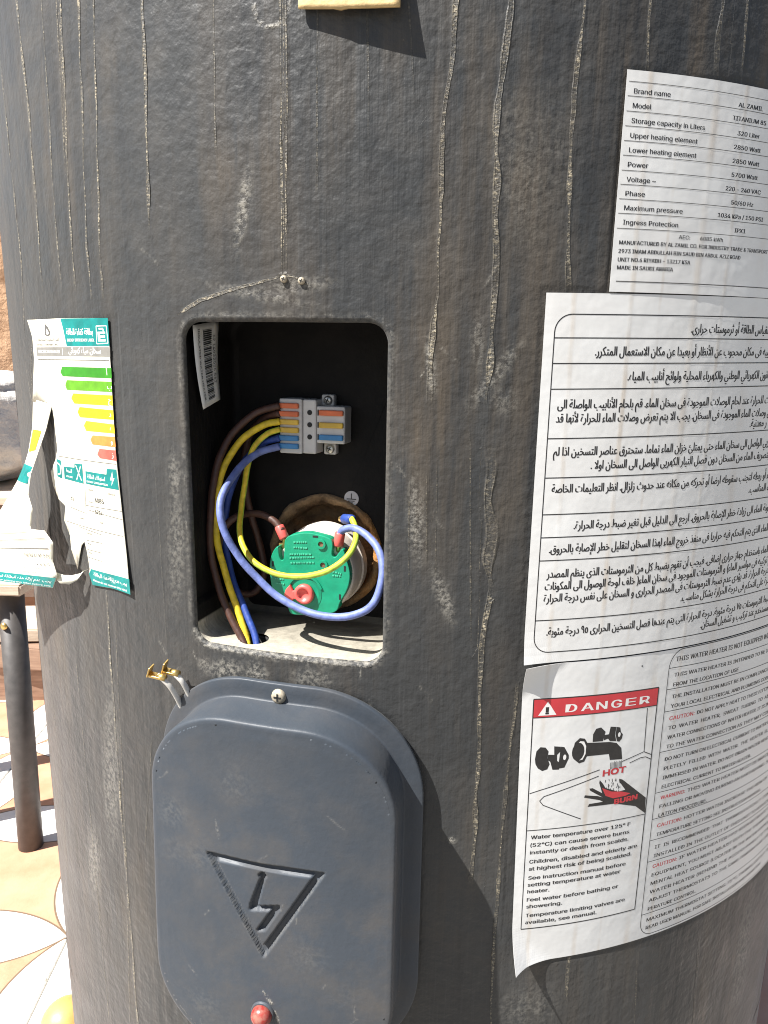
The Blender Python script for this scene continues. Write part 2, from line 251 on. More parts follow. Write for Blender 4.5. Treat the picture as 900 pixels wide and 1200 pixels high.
# ------------------------------------------------------------------ materials
def shell_material(name, c0, c1, dustc, peel=.00035, grainy=1.0, dusty=.42):
    m = M(name, c0, .5); m.b.inputs['Specular IOR Level'].default_value = .34; m.b.inputs['Sheen Weight'].default_value = .12 if grainy else .05; m.b.inputs['Sheen Roughness'].default_value = .45; m.b.inputs['Sheen Tint'].default_value = (.9, .88, .84, 1)
    big = m.noise(7, 6, .6); mid = m.noise(38, 7, .65); fine = m.noise(420, 6, .62); sp = m.noise(900, 3, .6)
    c = m.mix(m.ramp(big, .35, .65), c0, c1)
    if grainy:
        grain = m.noise(1, 4, .6, (800, 800, 7)); grain2 = m.noise(1, 3, .5, (160, 160, 3)); where = m.ramp(m.noise(4, 3), .45, .6, .25, 1)
        c = m.mix(m.math('MULTIPLY', m.math('MULTIPLY', m.ramp(grain, .55, .75), where), .3 * grainy), c, tuple(k * 2.0 for k in c1))
    if grainy:
        run = m.noise(1, 5, .6, (55, 55, 5)); c = m.mix(m.math('MULTIPLY', m.ramp(run, .46, .66), m.ramp(m.noise(5, 4, .6), .40, .62, .1, .85)), c, (.085, .066, .046))
        c = m.mix(m.math('MULTIPLY', m.ramp(m.noise(1, 4, .6, (75, 75, 8)), .52, .70), .55), c, (.016, .0165, .018))
    dust = m.math('MULTIPLY', m.ramp(mid, .42, .75), m.ramp(big, .38, .62, .15, .8))
    c = m.mix(m.math('MULTIPLY', dust, dusty), c, dustc)
    c = m.mix(m.math('MULTIPLY', m.ramp(sp, .72, .80), m.ramp(mid, .54, .66)), c, tuple(k * 2.6 for k in dustc))
    sc = m.math('MULTIPLY', m.attr('scuff'), m.ramp(fine, .42, .62)); c = m.mix(sc, c, (.36, .335, .285))
    m.color(c); m.roughness(m.ramp(mid, .3, .7, .42, .62))
    m.bump(m.noise(150, 3, .5), peel * 2.4); m.bump(m.noise(330, 3, .5), peel)
    if grainy:
        m.bump(grain2, .0005 * grainy); m.bump(grain, .00012 * grainy)
        st = m.attr('streak'); stn = m.noise(1, 4, .65, (520, 520, 900)); stb = m.noise(1, 4, .6, (60, 60, 45))
        xx = m.math('ADD', m.attr('sdist'), m.math('MULTIPLY', m.math('SUBTRACT', m.noise(260, 4, .6), .5), .9)); a = m.math('DIVIDE', m.math('ABSOLUTE', xx), m.attr('swid'))
        core = m.ramp(a, .85, 1.1, 1, 0); rim = m.ramp(m.math('ABSOLUTE', m.math('SUBTRACT', a, 1.0)), .08, .34, 1, 0); brk = m.ramp(stb, .36, .56, .05, .9)
        sm = m.math('MULTIPLY', st, m.math('MAXIMUM', m.math('MULTIPLY', rim, m.math('MULTIPLY', brk, m.ramp(stn, .40, .60, 0, .7))), m.math('MULTIPLY', core, m.ramp(stn, .50, .62, .10, .95))))
        c2 = m.mix(sm, c, (.44, .375, .26)); m.color(c2); m.bump(m.math('MULTIPLY', st, m.math('ADD', m.math('MULTIPLY', core, stn), m.math('MULTIPLY', rim, .5))), .0016)
    m.bump(sc, .0004)
    return m.m
M_shell = shell_material('grey_tank_plastic', (.026, .0272, .028), (.040, .0408, .0408), (.098, .080, .060), .00030)
M_cover = shell_material('blue_grey_cover_plastic', (.036, .044, .055), (.044, .053, .066), (.11, .088, .065), .00010, 0, .55)
_m = M('recess_plastic', (.02, .019, .018), .7, Specular_IOR_Level=.2); _d = _m.attr('dust'); _n = _m.noise(130, 6, .65); _w = _m.noise(1, 3, .6, (60, 420, 60))
_c = _m.mix(_m.ramp(_m.noise(55, 5), .45, .75, 0, .35), (.006, .0052, .005), (.022, .018, .015))
_m.color(_m.mix(_m.math('MULTIPLY', _d, _m.ramp(_n, .22, .6, .55, 1)), _c, (.46, .42, .34))); _m.bump(_n, .0005); _m.bump(_w, .0006); M_recess = _m.m
_m = M('white_sticker_paper', (.7, .7, .67), .42); _n = _m.noise(1, 3, .5, (70, 70, 1.5)); _k = _m.noise(25, 6, .6)
_c = _m.mix(_m.ramp(_k, .35, .7, 0, .6), (.69, .685, .665), (.61, .59, .56)); _m.color(_m.mix(_m.ramp(_n, .68, .78, 0, .30), _c, (.46, .38, .30))); _m.bump(_m.noise(45, 3), .0005); M_paper = _m.m
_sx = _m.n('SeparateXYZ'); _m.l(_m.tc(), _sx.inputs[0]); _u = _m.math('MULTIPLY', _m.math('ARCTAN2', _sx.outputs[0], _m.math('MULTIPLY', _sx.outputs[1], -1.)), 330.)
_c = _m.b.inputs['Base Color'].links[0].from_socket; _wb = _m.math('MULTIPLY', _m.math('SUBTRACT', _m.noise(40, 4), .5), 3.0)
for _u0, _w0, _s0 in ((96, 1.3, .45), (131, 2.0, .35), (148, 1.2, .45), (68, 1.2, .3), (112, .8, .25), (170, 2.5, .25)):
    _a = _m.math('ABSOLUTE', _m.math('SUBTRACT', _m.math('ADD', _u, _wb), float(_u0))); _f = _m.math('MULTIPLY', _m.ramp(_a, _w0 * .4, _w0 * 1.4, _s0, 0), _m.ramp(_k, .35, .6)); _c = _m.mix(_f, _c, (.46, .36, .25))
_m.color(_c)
_m = M('energy_label_paper', (.75, .73, .66), .5); _n = _m.noise(90, 6, .6); _m.color(_m.mix(_m.ramp(_n, .45, .8, 0, .5), (.70, .665, .55), (.52, .44, .33))); _m.bump(_m.noise(70, 4), .0012); M_epaper = _m.m
M_ink = plain('black_ink', (.018, .017, .017), .5, .3, 400)
M_ink2 = plain('worn_grey_ink', (.10, .095, .09), .5, .3, 400)
M_red = plain('red_print', (.52, .035, .045), .45, .12, 90)
M_white = plain('white_print', (.74, .72, .69), .45, .06, 90)
def col(name, c, rough=.45, var=.15, scale=150, bump=0., **k): return plain(name, c, rough, var, scale, bump, **k)
M_teal = col('teal_print', (.0, .19, .175), .45, .25); M_gband = col('grey_print', (.22, .21, .19))
BARM = [col('bar_%d' % i, c, .45, .2) for i, c in enumerate([(.03, .22, .01), (.10, .30, .01), (.50, .42, .01), (.75, .62, .01), (.78, .46, .02), (.75, .23, .05), (.70, .11, .08)])]
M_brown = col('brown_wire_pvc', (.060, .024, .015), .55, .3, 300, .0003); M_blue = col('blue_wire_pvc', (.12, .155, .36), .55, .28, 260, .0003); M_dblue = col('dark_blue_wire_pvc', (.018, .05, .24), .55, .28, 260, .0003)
M_yel = col('yellow_wire_pvc', (.62, .44, .02), .55, .28, 260, .0003); M_grn = col('green_wire_pvc', (.05, .25, .03), .55, .28, 260, .0003); M_lime = col('lime_wire_pvc', (.36, .48, .05), .55, .28, 260, .0003)
M_wht = col('white_wire_pvc', (.55, .52, .47), .5, .2)
M_brass = col('brass', (.62, .44, .16), .35, .2, 200, Metallic=.9); M_steel = col('zinc_steel', (.55, .53, .48), .35, .3, 300, Metallic=.85); M_dirtyscrew = col('dusty_screw', (.36, .31, .23), .6, .35, 400, .0003, Metallic=.3)
M_rust = col('rusty_steel', (.16, .08, .04), .7, .5, 180, .001)
M_conn = col('grey_connector_plastic', (.52, .50, .48), .42, .12, 90); M_or = col('orange_lever', (.62, .13, .04), .4); M_ye = col('yellow_lever', (.60, .38, .04), .4); M_bl = col('blue_lever', (.03, .18, .40), .4); M_black = col('black_slot', (.01, .01, .01), .7)
M_green = col('green_thermostat_plastic', (.004, .235, .125), .38, .14, 160, .0002); M_glight = col('light_green_relief', (.05, .36, .22), .45); M_gdark = col('green_relief', (.004, .19, .10), .4); M_body = col('beige_thermostat_body', (.56, .49, .42), .5, .2, 90, .0004); M_pink = col('coral_red_plastic', (.66, .10, .085), .4, .15)
M_symbol = col('grey_symbol_sticker', (.42, .41, .42), .5, .1)
_m = M('brown_insulation_foam', (.14, .07, .025), .85); _n = _m.noise(60, 7, .65); _k = _m.noise(22, 4); _c = _m.mix(_m.ramp(_n, .35, .7), (.08, .05, .026), (.34, .22, .11)); _m.color(_m.mix(_m.ramp(_k, .55, .72), _c, (.42, .18, .035))); _m.bump(_n, .004); M_foam = _m.m
M_rubber = col('black_rubber', (.012, .012, .012), .6)
M_tab = col('tan_cardboard', (.50, .35, .16), .75, .15, 220, .0006)
_m = M('red_lamp_lens', (.36, .04, .032), .3); _m.b.inputs['Transmission Weight'].default_value = .25; _n = _m.noise(300, 4); _m.color(_m.mix(_m.ramp(_n, .42, .68, 0, .8), (.36, .035, .028), (.40, .20, .15))); M_lamp = _m.m

# ------------------------------------------------------------------ ground and background
_m = M('patterned_cement_tile', (.7, .7, .68), .45); TS = .30
_sx = _m.n('SeparateXYZ'); _m.l(_m.tc(), _sx.inputs[0])
def _dist(cx, cy):
    a = _m.math('SUBTRACT', _sx.outputs[0], cx); b = _m.math('SUBTRACT', _sx.outputs[1], cy)
    return _m.math('SQRT', _m.math('ADD', _m.math('MULTIPLY', a, a), _m.math('MULTIPLY', b, b)))
_dm = None
for _p in ((TS, 0), (-TS, 0), (0, TS), (0, -TS)):
    _q = _dist(*_p); _dm = _q if _dm is None else _m.math('MINIMUM', _dm, _q)
_w1 = M.noise(_m, 55, 7, .65); _w2 = M.noise(_m, 14, 5, .6)
_pet = _m.mix(_m.ramp(_w1, .60, .68, 0, .75), (.72, .70, .66), (.36, .34, .22)); _ter = _m.mix(_m.ramp(_w2, .35, .7), (.46, .23, .135), (.54, .31, .20))
_r = TS / math.sqrt(2)
_c = _m.mix(_m.ramp(_dm, _r - .0008, _r + .0008), _pet, _ter)
_ln = _m.math('ABSOLUTE', _m.math('SUBTRACT', _dm, _r)); _c = _m.mix(_m.ramp(_ln, .0012, .0020, 1, 0), _c, (.16, .11, .07))
_m.color(_c); _m.bump(_w1, .0008); M_tile = _m.m
_m = M('grey_mortar_ground', (.34, .31, .27), .85); _n = _m.noise(30, 8, .65); _m.color(_m.mix(_m.ramp(_n, .3, .7), (.15, .135, .115), (.25, .23, .20))); _m.bump(_n, .004); M_ground = _m.m
g = mk('ground', [(-60, -60, -.004), (60, -60, -.004), (60, 60, -.004), (-60, 60, -.004)], [(0, 1, 2, 3)], M_ground); tag(g, 'pale grey mortar ground under the patterned tiles', kind='structure')
bm = bmesh.new(); bmesh.ops.create_cube(bm, size=1); bmesh.ops.scale(bm, vec=(TS - .003, TS - .003, .02), verts=bm.verts); bmesh.ops.bevel(bm, geom=[e for e in bm.edges], offset=.0015, segments=1, affect='EDGES')
tile_me = bpy.data.meshes.new('floor_tile'); bm.to_mesh(tile_me); bm.free(); tile_me.materials.append(M_tile)
TROT = math.radians(6)
for i in range(-8, 6):
    for j in range(-1, 9):
        o = bpy.data.objects.new('floor_tile', tile_me); COL.objects.link(o); o.parent = g
        x = i * TS - .045; y = j * TS + .225
        o.location = (x * math.cos(TROT) - y * math.sin(TROT), x * math.sin(TROT) + y * math.cos(TROT), -.0035 + random.uniform(-.0008, .0008)); o.rotation_euler = (random.uniform(-.002, .002), random.uniform(-.002, .002), TROT)

_m = M('tan_stucco', (.42, .25, .14), .9); _n = _m.noise(16, 8, .7); _m.color(_m.mix(_m.ramp(_n, .3, .7), (.34, .19, .10), (.52, .33, .20))); _m.bump(_n, .03); M_stucco = _m.m
NW = 40; V = []; F = []
for j in range(31):
    for i in range(NW + 1):
        x = -3.4 + 2.8 * i / NW; zz = 1.7 * j / 30
        V.append((x, 2.55 - .02 * mnoise.noise(Vector((x * 9, 0, zz * 9))), zz))
for j in range(30):
    for i in range(NW): F.append((j * (NW + 1) + i, j * (NW + 1) + i + 1, (j + 1) * (NW + 1) + i + 1, (j + 1) * (NW + 1) + i))
k = len(V); V += [(-3.4, 2.75, 0), (-.6, 2.75, 0), (-.6, 2.75, 1.7), (-3.4, 2.75, 1.7)]; F += [(k + 1, k, k + 3, k + 2), (30 * (NW + 1), 30 * (NW + 1) + NW, k + 2, k + 3), (NW, k + 1, k + 2, 30 * (NW + 1) + NW), (k, 0, 30 * (NW + 1), k + 3)]
o = mk('stucco_wall', V, F, M_stucco, smooth=False); tag(o, 'rough orange-tan stucco wall in the far left background', 'wall')

M_wood = (lambda m: (m.color(m.mix(m.ramp(m.noise(1, 6, .6, (6, 90, 90)), .3, .7), (.42, .33, .24), (.58, .48, .37))), m.bump(m.noise(1, 5, .6, (8, 120, 120)), .001), m.m)[2])(M('pale_wood', (.5, .4, .3), .7))
M_dwood = (lambda m: (m.color(m.mix(m.ramp(m.noise(1, 6, .6, (6, 90, 90)), .3, .7), (.17, .10, .065), (.34, .22, .15))), m.m)[1])(M('brown_wood', (.15, .09, .05), .75))
M_leg = col('dark_grey_painted_leg', (.056, .050, .046), .5, .25, 60)
def box(name, x0, x1, y0, y1, z0, z1, mat, parent=None, bev=.002, rot=0, tilt=0):
    c = Vector(((x0 + x1) / 2, (y0 + y1) / 2, (z0 + z1) / 2)); bm = bmesh.new(); bmesh.ops.create_cube(bm, size=1)
    bmesh.ops.scale(bm, vec=(x1 - x0, y1 - y0, z1 - z0), verts=bm.verts)
    if bev: bmesh.ops.bevel(bm, geom=list(bm.edges), offset=bev, segments=2, affect='EDGES')
    bmesh.ops.rotate(bm, cent=(0, 0, 0), matrix=Matrix.Rotation(rot, 3, 'Z') @ Matrix.Rotation(tilt, 3, 'Y'), verts=bm.verts)
    bmesh.ops.translate(bm, vec=c, verts=bm.verts); return from_bm(name, bm, mat, parent)
t = tag(empty('low_table', (-.832, .648, 0)), 'low table with pale top and dark round legs, left of the heater', 'table')
box('table_top', -1.0, -.664, .495, .80, .502, .522, M_wood, t, .003)
for (x, y) in ((-.703, .535), (-.962, .535), (-.703, .762), (-.962, .762)):
    cyl((x, y, 0), (0, 0, 1), .0215, .50, 28, [(.019, .0), (.0215, .002), (.0215, .4995)]).build('leg', M_leg, t, True)
sharp(t.children[-1])
cyl((-.7075, .5145, .442), (-.2, -1, 0), .006, .004, 14, [(.0065, -.004), (.0065, .0015), (.004, .004)]).build('bolt', M_brass, t, True)
# timber stacked below and behind the table
for k, (x0, x1, y0, y1, z0, z1, mt, rt, nm) in enumerate([
    (-1.75, -.78, 1.10, 1.22, 0.0, .10, M_dwood, .10, 'brown timber beam lying lowest on the tiles behind the table'),
    (-1.80, -.80, 1.12, 1.26, .10, .16, M_dwood, -.06, 'brown timber beam laid on top of the lowest beam behind the table'),
    (-1.70, -.74, 1.10, 1.30, .165, .20, M_wood, .16, 'pale wide plank topping the timber stack behind the table')]):
    o = box('timber_plank', x0, x1, y0, y1, z0, z1, mt, None, .003, rt); tag(o, nm, 'plank', 'timber stacked behind the table')
# dusty grey sack on a wooden crate
cr = tag(empty('wooden_crate', (-1.75, 1.9, 0)), 'brown wooden crate under the grey sack in the far left background', 'crate')
for k in range(3): box('slat', -2.15, -1.32, 1.62, 1.64, .03 + .13 * k, .14 + .13 * k, M_dwood, cr)
for x in (-2.14, -1.37): box('post', x, x + .05, 1.641, 1.69, 0, .43, M_dwood, cr)
box('top_board', -2.2, -1.3, 1.60, 2.2, .431, .455, M_wood, cr)
_m = M('dusty_grey_cloth', (.30, .28, .26), .9); _n = _m.noise(9, 6); _m.color(_m.mix(_m.ramp(_n, .3, .7), (.42, .40, .37), (.58, .54, .49))); _m.bump(_n, .03); M_sack = _m.m
bm = bmesh.new(); bmesh.ops.create_icosphere(bm, subdivisions=5, radius=1)
for v in bm.verts:
    p = v.co.copy(); q = Vector([math.copysign(abs(c) ** .6, c) for c in p]); q *= 1 + .10 * mnoise.noise(p * 2.2) + .04 * mnoise.noise(p * 6)
    v.co = Vector((q.x * .40, q.y * .24, max(-.19, q.z * .20)))
o = from_bm('sack', bm, M_sack, None, True); o.location = (-1.74, 1.90, .455 + .19); tag(o, 'dusty grey cloth sack lying on the crate in front of the stucco wall', 'sack')
# orange ball by the foot of the heater
M_orange = col('orange_rind', (.62, .32, .10), .45, .12, 60, .0006)
bm = bmesh.new(); bmesh.ops.create_icosphere(bm, subdivisions=4, radius=.033)
for v in bm.verts: v.co.z *= .92; v.co *= 1 + .012 * mnoise.noise(v.co * 40)
o = from_bm('orange_ball', bm, M_orange, None, True); o.location = (-.446, .140, (.033 * .92 + .006)); tag(o, 'small orange ball on the tiles at the left foot of the heater', 'ball')

# ------------------------------------------------------------------ the water heater
heater = tag(empty('water_heater', (0, 0, 0)), 'tall dark grey cylindrical water heater with an open terminal recess and white warning stickers', 'water heater')
HC, HH, HR = (-70.0, -66.3), (55.0, 86.3), 12.0          # recess opening: centre, half size, corner radius
us = np.arange(-345, 345.01, .9); hs = np.arange(-480, 215.01, 1.25)
U, H, F = grid_cut(us, hs, lambda x, y: -sd_rr(x, y, *HC, *HH, HR))
streak = np.zeros(len(U)); scuff = np.zeros(len(U))
def vnoise(x, seed):
    r = np.random.default_rng(seed).random(4096); i = np.floor(x).astype(int); f = smooth01(x - i); return r[i % 4096] * (1 - f) + r[(i + 1) % 4096] * f
def seg_dist(X, Y, P):
    d = np.full(X.shape, 1e9)
    for (ax, ay), (bx, by) in zip(P[:-1], P[1:]):
        ex, ey = bx - ax, by - ay; t = np.clip(((X - ax) * ex + (Y - ay) * ey) / (ex * ex + ey * ey), 0, 1); d = np.minimum(d, np.hypot(X - ax - ex * t, Y - ay - ey * t))
    return d
sdist = np.full(len(U), 9.0); swid = np.full(len(U), 1.0); best = np.full(len(U), 1e9)
def seg_signed(X, Y, P):
    d = np.full(X.shape, 1e9); sg = np.ones(X.shape)
    for (ax, ay), (bx, by) in zip(P[:-1], P[1:]):
        ex, ey = bx - ax, by - ay; t = np.clip(((X - ax) * ex + (Y - ay) * ey) / (ex * ex + ey * ey), 0, 1); q = np.hypot(X - ax - ex * t, Y - ay - ey * t)
        m_ = q < d; sg = np.where(m_, np.sign((X - ax) * ey - (Y - ay) * ex), sg); d = np.minimum(d, q)
    return d, sg
for k, (P, wd, st) in enumerate(STREAKS):
    if P[0][1] > 125: P = [(P[0][0], 214.0)] + P
    if P[-1][1] < -355: P = P + [(P[-1][0], -479.0)]
    xs = [p[0] for p in P]; ys = [p[1] for p in P]
    m = np.where((U > min(xs) - 12) & (U < max(xs) + 12) & (H > min(ys) - 12) & (H < max(ys) + 12))[0]
    x, y = U[m], H[m]; wob = (vnoise(y / 16 + 500, k) - .5) * wd * .5
    amp = np.clip(.25 + 1.0 * vnoise(y / 12 + 700, 90 + k) ** 1.2, 0, 1) * st
    if max(ys) - min(ys) > 30: amp = amp * np.clip((y - min(ys)) / 14 + .05, 0, 1) * np.clip((max(ys) - y) / 14 + .05, 0, 1)
    d, sg = seg_signed(x + wob, y, P); wv = np.maximum(wd * .42 * (.35 + 1.0 * vnoise(y / 13 + 300, 50 + k)), .3)
    n_ = d < best[m]; mm = m[n_]; best[mm] = d[n_]; sdist[mm] = np.clip(d * sg, -9, 9)[n_]; swid[mm] = wv[n_]; streak[mm] = (amp * np.clip(1.6 - d / 6, 0, 1))[n_]
ridge = streak * np.exp(-(best / np.maximum(swid, .8)) ** 2)
for (cx, cy, a, b, ang, s) in SCUFFS:
    t = math.radians(ang); x = (U - cx) * math.cos(t) + (H - cy) * math.sin(t); y = -(U - cx) * math.sin(t) + (H - cy) * math.cos(t)
    scuff = np.maximum(scuff, s * np.exp(-((x / a) ** 2 + (y / b) ** 2) ** 1.5))
rd = np.abs(np.hypot(U - RING[0], H - RING[1] - 2) - 8.2); scuff = np.maximum(scuff, .8 * np.exp(-(rd / .7) ** 2) * (H < RING[1] + 3))
# thin random scratches round the recess
for k in range(26):
    x0 = random.uniform(-150, 20); y0 = random.uniform(-180, -148) if k < 20 else random.uniform(-150, 60)
    if k >= 20: x0 = random.choice([random.uniform(-165, -126), random.uniform(-12, 40)])
    a = random.uniform(-2.2, -.6); ln = random.uniform(4, 16); P = [(x0, y0), (x0 + ln * math.cos(a), y0 + ln * math.sin(a) * .8)]
    scuff = np.maximum(scuff, random.uniform(.2, .5) * np.exp(-(seg_dist(U, H, P) / .5) ** 2))
edge = sd_rr(U, H, *HC, *HH, HR); scuff = np.maximum(scuff, .35 * np.exp(-(edge / 1.6) ** 2) * vnoise(U / 3 + H / 4 + 900, 3))
inlab = ((U > 52) & (H < 34 + .02 * (U - 54)) & (H > -330)) | ((U > 83) & (H > 30) & (H < 128 + .014 * (U - 84))) | ((U > -262) & (U < -166) & (H < 21) & (H > -134))
disp = np.where(inlab, -.3, ridge * (.10 + .3 * rng.random(len(U))) + .35 * (vnoise(U / 23 + 400, 11) - .5) + .3 * (vnoise(H / 31 + 400, 12) - .5))
disp = np.where(edge < 2.5, np.minimum(disp, .05) * .3, disp)
r = (R0 + TAPER * H + disp) / 1000; V = np.stack([r * np.sin(U / R0), -r * np.cos(U / R0), ZC + H / 1000], 1)
V, F, (streak, scuff, sdist, swid) = compact(V, F, streak, scuff, sdist, swid)
shell = mk('outer_shell', V.tolist(), F, M_shell, heater, True)
for nm, arr in (('streak', streak), ('scuff', scuff), ('sdist', sdist), ('swid', swid)):
    shell.data.attributes.new(nm, 'FLOAT', 'POINT').data.foreach_set('value', arr.astype(np.float32))
# the rest of the jacket: back of the tank, upper and lower ends
def band(u0, u1, h0, h1, nu, nh):
    V = [S(u0 + (u1 - u0) * i / nu, h0 + (h1 - h0) * j / nh) for j in range(nh + 1) for i in range(nu + 1)]
    return V, [(j * (nu + 1) + i, j * (nu + 1) + i + 1, (j + 1) * (nu + 1) + i + 1, (j + 1) * (nu + 1) + i) for j in range(nh) for i in range(nu)]
FULL = 2 * math.pi * R0
mb = MB(); mb.add(*band(345, FULL - 345, -480, 215, 90, 4)); mb.build('back_jacket', M_shell, heater, True)
mb = MB(); mb.add(*band(-FULL / 2, FULL / 2, 215, 640, 160, 6))
k = len(mb.v); prof = [(640, 0), (652, -3), (662, -12), (668, -28), (672, -60), (676, -332)]
mb2 = MB(); V = [S(-FULL / 2 + FULL * i / 160, h, d) for h, d in prof for i in range(161)]; mb2.add(V, [(j * 161 + i, j * 161 + i + 1, (j + 1) * 161 + i + 1, (j + 1) * 161 + i) for j in range(len(prof) - 1) for i in range(160)])
mb.build('upper_jacket', M_shell, heater, True); mb2.build('top_cap', M_shell, heater, True)
mb = MB(); mb.add(*band(-FULL / 2, FULL / 2, -862, -480, 160, 6)); mb.build('lower_jacket', M_shell, heater, True)
mb = MB(); V = [S(-FULL / 2 + FULL * i / 96, h, d) for h, d in ((-858, -6), (-866, -10), (-893, -10), (-893, -300)) for i in range(97)]
mb.add(V, [(j * 97 + i, j * 97 + i + 1, (j + 1) * 97 + i + 1, (j + 1) * 97 + i) for j in range(3) for i in range(96)]); mb.build('base_ring', M_rubber, heater, True)

# terminal recess: rolled lip, walls, back
C0 = dens(rrect(*HC, *HH, HR, 12), 1.3); n = len(C0); CD = 63.0
nrm = []
for i in range(n):
    a, b = np.array(C0[i - 1]), np.array(C0[(i + 1) % n]); t = b - a; t /= np.hypot(*t); nrm.append((-t[1], t[0]))
rings = [(-.9, .5), (0, .02)]
for a in (15, 30, 45, 60, 75, 90):
    a = math.radians(a); rings.append((2.6 * math.sin(a), .02 + 2.6 * (1 - math.cos(a))))
V = []; AD = []
lipc = []
for (s, d) in rings:
    for (x, y), (nx, ny) in zip(C0, nrm):
        p = Vector(S(x + nx * s, y + ny * s)) - Vector((NC[0], NC[1], 0)) * d / 1000; V.append(p)
last = V[-n:]
def ah(p): return ((p.x * EC[0] + p.y * EC[1]) * 1000, (p.z - ZC) * 1000, R0 - (p.x * NC[0] + p.y * NC[1]) * 1000)
L0 = [ah(p) for p in last]; nd = 46
for j in range(1, nd + 1):
    t = j / nd; s2 = 1.2 * t + (3.0 * max(0, (t - .94) / .06) ** 2)
    for (a, h, d), (nx, ny) in zip(L0, nrm):
        s3 = s2 - (7 * max(0, -ny) + 3 * max(0, nx) * (h > -130)) * float(smooth01(t / .07)); V.append(Vector(Q(a + nx * s3, h + ny * s3, d + (CD - d) * t)))
A = [ah(p) for p in V]; GC, GR = (-23.5, 19.0), 8.0      # cable hole in the recess floor
keep = [True] * len(V)
for i, (a, h, d) in enumerate(A):
    if h < -143 and i >= len(rings) * n:
        q = math.hypot(a - GC[0], d - GC[1])
        if abs(q - GR) < .85: V[i] = Vector(Q(GC[0] + (a - GC[0]) * GR / q, h, GC[1] + (d - GC[1]) * GR / q))
        elif q < GR: keep[i] = False
F = []
for j in range(len(V) // n - 1):
    for i in range(n):
        q = (j * n + i, j * n + (i + 1) % n, (j + 1) * n + (i + 1) % n, (j + 1) * n + i); kk = [x for x in q if keep[x]]
        if len(kk) >= 3: F.append(tuple(kk))
dust = np.array([(.9 if h < -140 else 0.) * min(1, max(0, 1.1 - d / 75)) for a, h, d in A])  # real dust on the floor, thinned with depth to paint in the shade behind
lipn = len(rings) * n
nl = sum(1 for f in F if max(f) < lipn)
lip = mk('recess_lip', V[:lipn], [f for f in F if max(f) < lipn], M_shell, heater, True)
e2 = np.array([(.5 if h < -142 else .10) for a, h, d in A[:lipn]]); lip.data.attributes.new('scuff', 'FLOAT', 'POINT').data.foreach_set('value', e2.astype(np.float32))
off = lipn - n
rec = mk('recess_wall', V[off:], [tuple(x - off for x in f) for f in F if min(f) >= off], M_recess, heater, True)
dd = dust[off:]; rec.data.attributes.new('dust', 'FLOAT', 'POINT').data.foreach_set('value', dd.astype(np.float32))
OC = [ah(p)[:2] for p in V[-n:]]; HO, HOR = (2.0, -109.5), 31.5
V = []; F = []
for j in range(5):
    for (a, h) in OC:
        l = math.hypot(a - HO[0], h - HO[1]); ix, iy = HO[0] + (a - HO[0]) / l * HOR, HO[1] + (h - HO[1]) / l * HOR; t = j / 4
        V.append(Q(a + (ix - a) * t, h + (iy - h) * t, CD))
for j in range(4):
    for i in range(n): F.append((j * n + i, j * n + (i + 1) % n, (j + 1) * n + (i + 1) % n, (j + 1) * n + i))
mk('recess_back_plate', V, F, M_recess, heater)
V = []; F = []; nf = 120; prof = [(34.5, 63.6), (34.0, 61.6), (32.2, 60.6), (30.0, 62.5), (28.8, 65), (28.4, 68), (27.6, 72), (26.8, 76), (25, 80), (20, 82), (10, 82), (.01, 82)]
for j, (rr, d) in enumerate(prof):
    for i in range(nf):
        a = 2 * math.pi * i / nf; p = Vector((math.cos(a) * rr, math.sin(a) * rr, d)) * .11; k = mnoise.noise(p) * 2.0 + mnoise.noise(p * 3) * 1.0
        f = 1.0 if 0 < j < 9 else .2
        V.append(Q(HO[0] + math.cos(a) * (rr + k * f), HO[1] + math.sin(a) * (rr + k * f), d + k * .8 * f))
for j in range(len(prof) - 1):
    for i in range(nf): F.append((j * nf + i, j * nf + (i + 1) % nf, (j + 1) * nf + (i + 1) % nf, (j + 1) * nf + i))
tag(mk('insulation_ring', V, F, M_foam, heater, True), 'crumbling brown insulation foam round the thermostat hole')
# sleeve below the cable hole
V = []; F = []
for (rr, h) in ((GR + 1.6, -151.5), (GR + .9, -150.9), (GR + .2, -150.6), (GR - .6, -151.6), (GR - .6, -178)):
    for i in range(32):
        a = 2 * math.pi * i / 32; V.append(Q(GC[0] + rr * math.cos(a), h, GC[1] + rr * math.sin(a)))
for j in range(4):
    for i in range(32): F.append((j * 32 + i, j * 32 + (i + 1) % 32, (j + 1) * 32 + (i + 1) % 32, (j + 1) * 32 + i))
F.append(tuple(range(4 * 32, 5 * 32))); mk('cable_grommet', V, F, M_rubber, heater, True)
# two small screws where the seam ends above the recess
def screw(c, ax, r, mat, parent, name='screw'):
    o = cyl(c, ax, r, 0, 20, [(r * .98, -r * .8), (r, .0), (r * .92, r * .32), (r * .6, r * .52), (.00001, r * .56)]).build(name, mat, parent, True)
    e1 = Vector(ax).normalized().orthogonal(); return o
def cross(c, ax, r, parent, mat, rot=.4):
    ax = Vector(ax).normalized(); e1 = Matrix.Rotation(rot, 3, ax) @ ax.orthogonal().normalized(); e2 = ax.cross(e1); mb = MB(); c = Vector(c)
    for a, b in ((e1, e2), (e2, e1)):
        q = [c + a * (r * .5) * s + b * (r * .11) * t for s, t in ((-1, -1), (1, -1), (1, 1), (-1, 1))]; q2 = [p + ax * r * .6 for p in q]; mb.add([*q, *q2], [(4, 5, 6, 7), (0, 1, 5, 4), (1, 2, 6, 5), (2, 3, 7, 6), (3, 0, 4, 7)])
    return mb.build('cross_slot', mat, parent)
for (u, h) in ((-66.5, 36.6), (-57.8, 35.8)):
    ax = (math.sin(u / R0), -math.cos(u / R0), 0); s = screw(S(u, h, .6), ax, .0017, M_dirtyscrew, heater); cross(S(u, h, .6), ax, .0017, s, M_black)

